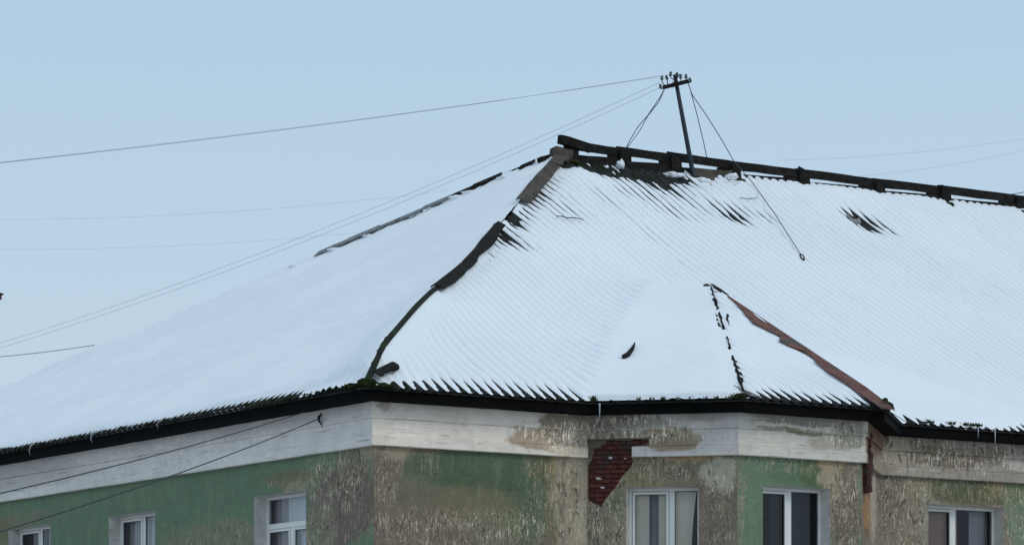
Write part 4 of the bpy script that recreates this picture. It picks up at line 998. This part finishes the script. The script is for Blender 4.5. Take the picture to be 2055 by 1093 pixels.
wire('distant_wire', wat(-60, 720, 50), wat(190, 692, 50), .02, .0045, M['wire'], 'dark wire end hanging before the snow at far left', n=8)
# guys
def guy(pts, r, label):
    o = MB().tube(pts, r, 5).obj('guy_wire', M['wire']); tag(o, label, 'guy wire', 'guy wires of the roof pole'); return o
YB = YP+.5
guy([wat(1333, 180, YA), wat(1325, 195, YA), wat(1300, 232, YA+.4), wat(1280, 255, YA+.6), wat(1265, 280, YB), wat(1255, 300, YB)], .009, 'left guy wire of the pole, the outer one bowing down behind the ridge')
guy([wat(1333, 181, YA), wat(1322, 205, YA), wat(1300, 233, YA+.4), wat(1284, 262, YA+.6), wat(1268, 284, YB), wat(1256, 300, YB)], .008, 'left guy wire of the pole, the inner straight one')
guy([wat(1381, 168, YA), wat(1386, 182, YA), wat(1400, 235, YA+.4), wat(1413, 290, YB+.4), wat(1420, 325, YB+.6)], .009, 'right guy wire dropping steeply behind the ridge')
ga = px2roof(1606, 522); anc = W(ga[0], ga[1], float(zroof(*ga))+.11); md = px2roof(1509, 380); mdp = W(md[0], md[1], float(zroof(*md))+.14)
g = guy([wat(1381, 168, YA), wat(1389, 190, YA), wat(1420, 235, YA-.1), wat(1448, 280, YA-.3), wat(1472, 322, YA-.5), mdp, mdp.lerp(anc, .5)+Vector((0, 0, .04)), anc], .009, 'long guy wire crossing the ridge down to a shackle on the snowy slope')
en_ = px2roof(1614, 533); ep = W(en_[0], en_[1], float(zroof(*en_))+.10)
mb = MB(); sd_ = (ep-anc).cross(Vector((0, -1, .3))).normalized()*.028
mb.tube([anc, anc.lerp(ep, .3)+sd_, anc.lerp(ep, .7)+sd_, ep], .013, 6); mb.tube([anc, anc.lerp(ep, .3)-sd_, anc.lerp(ep, .7)-sd_, ep], .013, 6)
sh = mb.obj('shackle', M['arm']); sh.parent = g
# wall cables
wcx = px2f('left', 648, 840, .085); wp = f2w('left', wcx[0], wcx[1], .16)
c1 = wire('wall_cable', wp, wat(-350, 1165, 34), .12, .0085, M['cable'], 'black twisted cable running to the bracket on the left cornice', 'cable', group=None)
mb = MB(); b0 = f2w('left', wcx[0], wcx[1]+.10, .09); mb.tube([b0, wp+Vector((0, 0, .03)), wp, wp-Vector((0, 0, .03)), f2w('left', wcx[0], wcx[1]-.12, .09)], [.010, .022, .030, .020, .006], 7)
bo = mb.obj('cable_bracket', M['cable']); bo.parent = c1
wc2 = px2f('left', 640, 822, 0.03); wire('wall_cable', f2w('left', wc2[0], wc2[1]+.01, .12), wat(-350, 1063, 38), .10, .0085, M['cable'], 'black cable slipping under the eave above the left cornice', 'cable')

# ------------------------------------------------------------------ icicles and twigs
def icicle(p, ln, r, label, bend=0):
    p = Vector(p); o = MB().tube([p, p+Vector((bend*.02, 0, -ln*.25)), p+Vector((bend*.03, 0, -ln*.6)), p+Vector((bend*.02, 0, -ln))], [r, r*.8, r*.5, r*.1], 7).obj('icicle', M['ice'], smooth=True)
    tag(o, label, 'icicle', 'icicles on the eaves')
def on_eave(px, a, d): k = hit_line(px, a, d); return (a[0]+d[0]*k, a[1]+d[1]*k)
p = on_eave(1205, (s0, 0), (r2, -r2)); icicle(W(p[0]-.05, p[1]-.05, Z0-.05), .27, .018, 'grey icicle under the bay eave, above the brick patch')
p = on_eave(1963, (0, -.06), (1, 0)); icicle(W(*p, Z0+.0), .20, .014, 'short thin icicle on the right eave, left of the longer one')
p = on_eave(1997, (0, -.06), (1, 0)); icicle(W(*p, Z0-.0), .34, .014, 'longest thin icicle on the right eave near the edge')
for px, ln, lb in ((325, .20, 'short curved icicle on the left eave, nearest the corner'), (192, .26, 'curved icicle on left eave, middle of three'), (68, .30, 'curved icicle on the left eave, nearest the photo edge')):
    p = on_eave(px, (-.06, 0), (0, 1)); icicle(W(*p, Z0+.03), ln*.8, .017, lb, -3)
def twig(pxs, label, r=.010):
    vs = []
    for px, py in pxs: r_ = px2roof(px, py); vs.append(W(r_[0], r_[1], float(zroof(*r_))+.115))
    o = MB().tube(vs, [r*.7]+[r]*(len(vs)-2)+[r*.5], 5).obj('twig', M['twig']); tag(o, label, 'twig')
twig([(1116, 446), (1128, 447), (1137, 450), (1150, 449), (1160, 451), (1171, 453)], 'dark stick lying on the snow below the ridge start')
twig([(1484, 409), (1500, 411), (1510, 411), (1520, 409)], 'short stick lying on the snow beside the long guy wire', .008)

# ------------------------------------------------------------------ lantern cut by the left edge
YL = 60; lx = wat(-6, 590, YL)
lamp = empty('street_lantern', Vector((lx.x-2.2, YL, 0))); tag(lamp, 'dark red lantern with a flat grey cap peeking in at the left edge', 'street lamp')
LI = Matrix.Translation(-lamp.location)
def lp(mb, name, mat): 
    o = bpy.data.objects.new(name, mesh(mb.v, mb.f)); C.objects.link(o); o.data.materials.append(mat); o.parent = lamp; o.matrix_parent_inverse = LI
pts = [(wat(-6, 603, YL), .02), (wat(-6, 601, YL), .07), (wat(-6, 598, YL), .085), (wat(-6, 591, YL), .075)]
lp(MB().tube([p for p, r_ in pts], [r_ for p, r_ in pts], 12), 'lantern_body', M['lamp_red'])
lp(MB().tube([wat(-6, 591, YL), wat(-6, 589.5, YL), wat(-6, 586, YL)], [.115, .12, .03], 12), 'lantern_cap', M['arm'])
top = wat(-6, 586, YL); base = lamp.location.copy()
lp(MB().tube([top, top+Vector((-.8, 0, .25)), top+Vector((-1.7, 0, .15)), Vector((base.x, YL, top.z-.4))], .025, 8), 'lamp_arm', M['arm'])
lp(MB().tube([Vector((base.x, YL, 0)), Vector((base.x, YL, top.z-.35))], [.09, .05], 12), 'lamp_post', M['arm'])
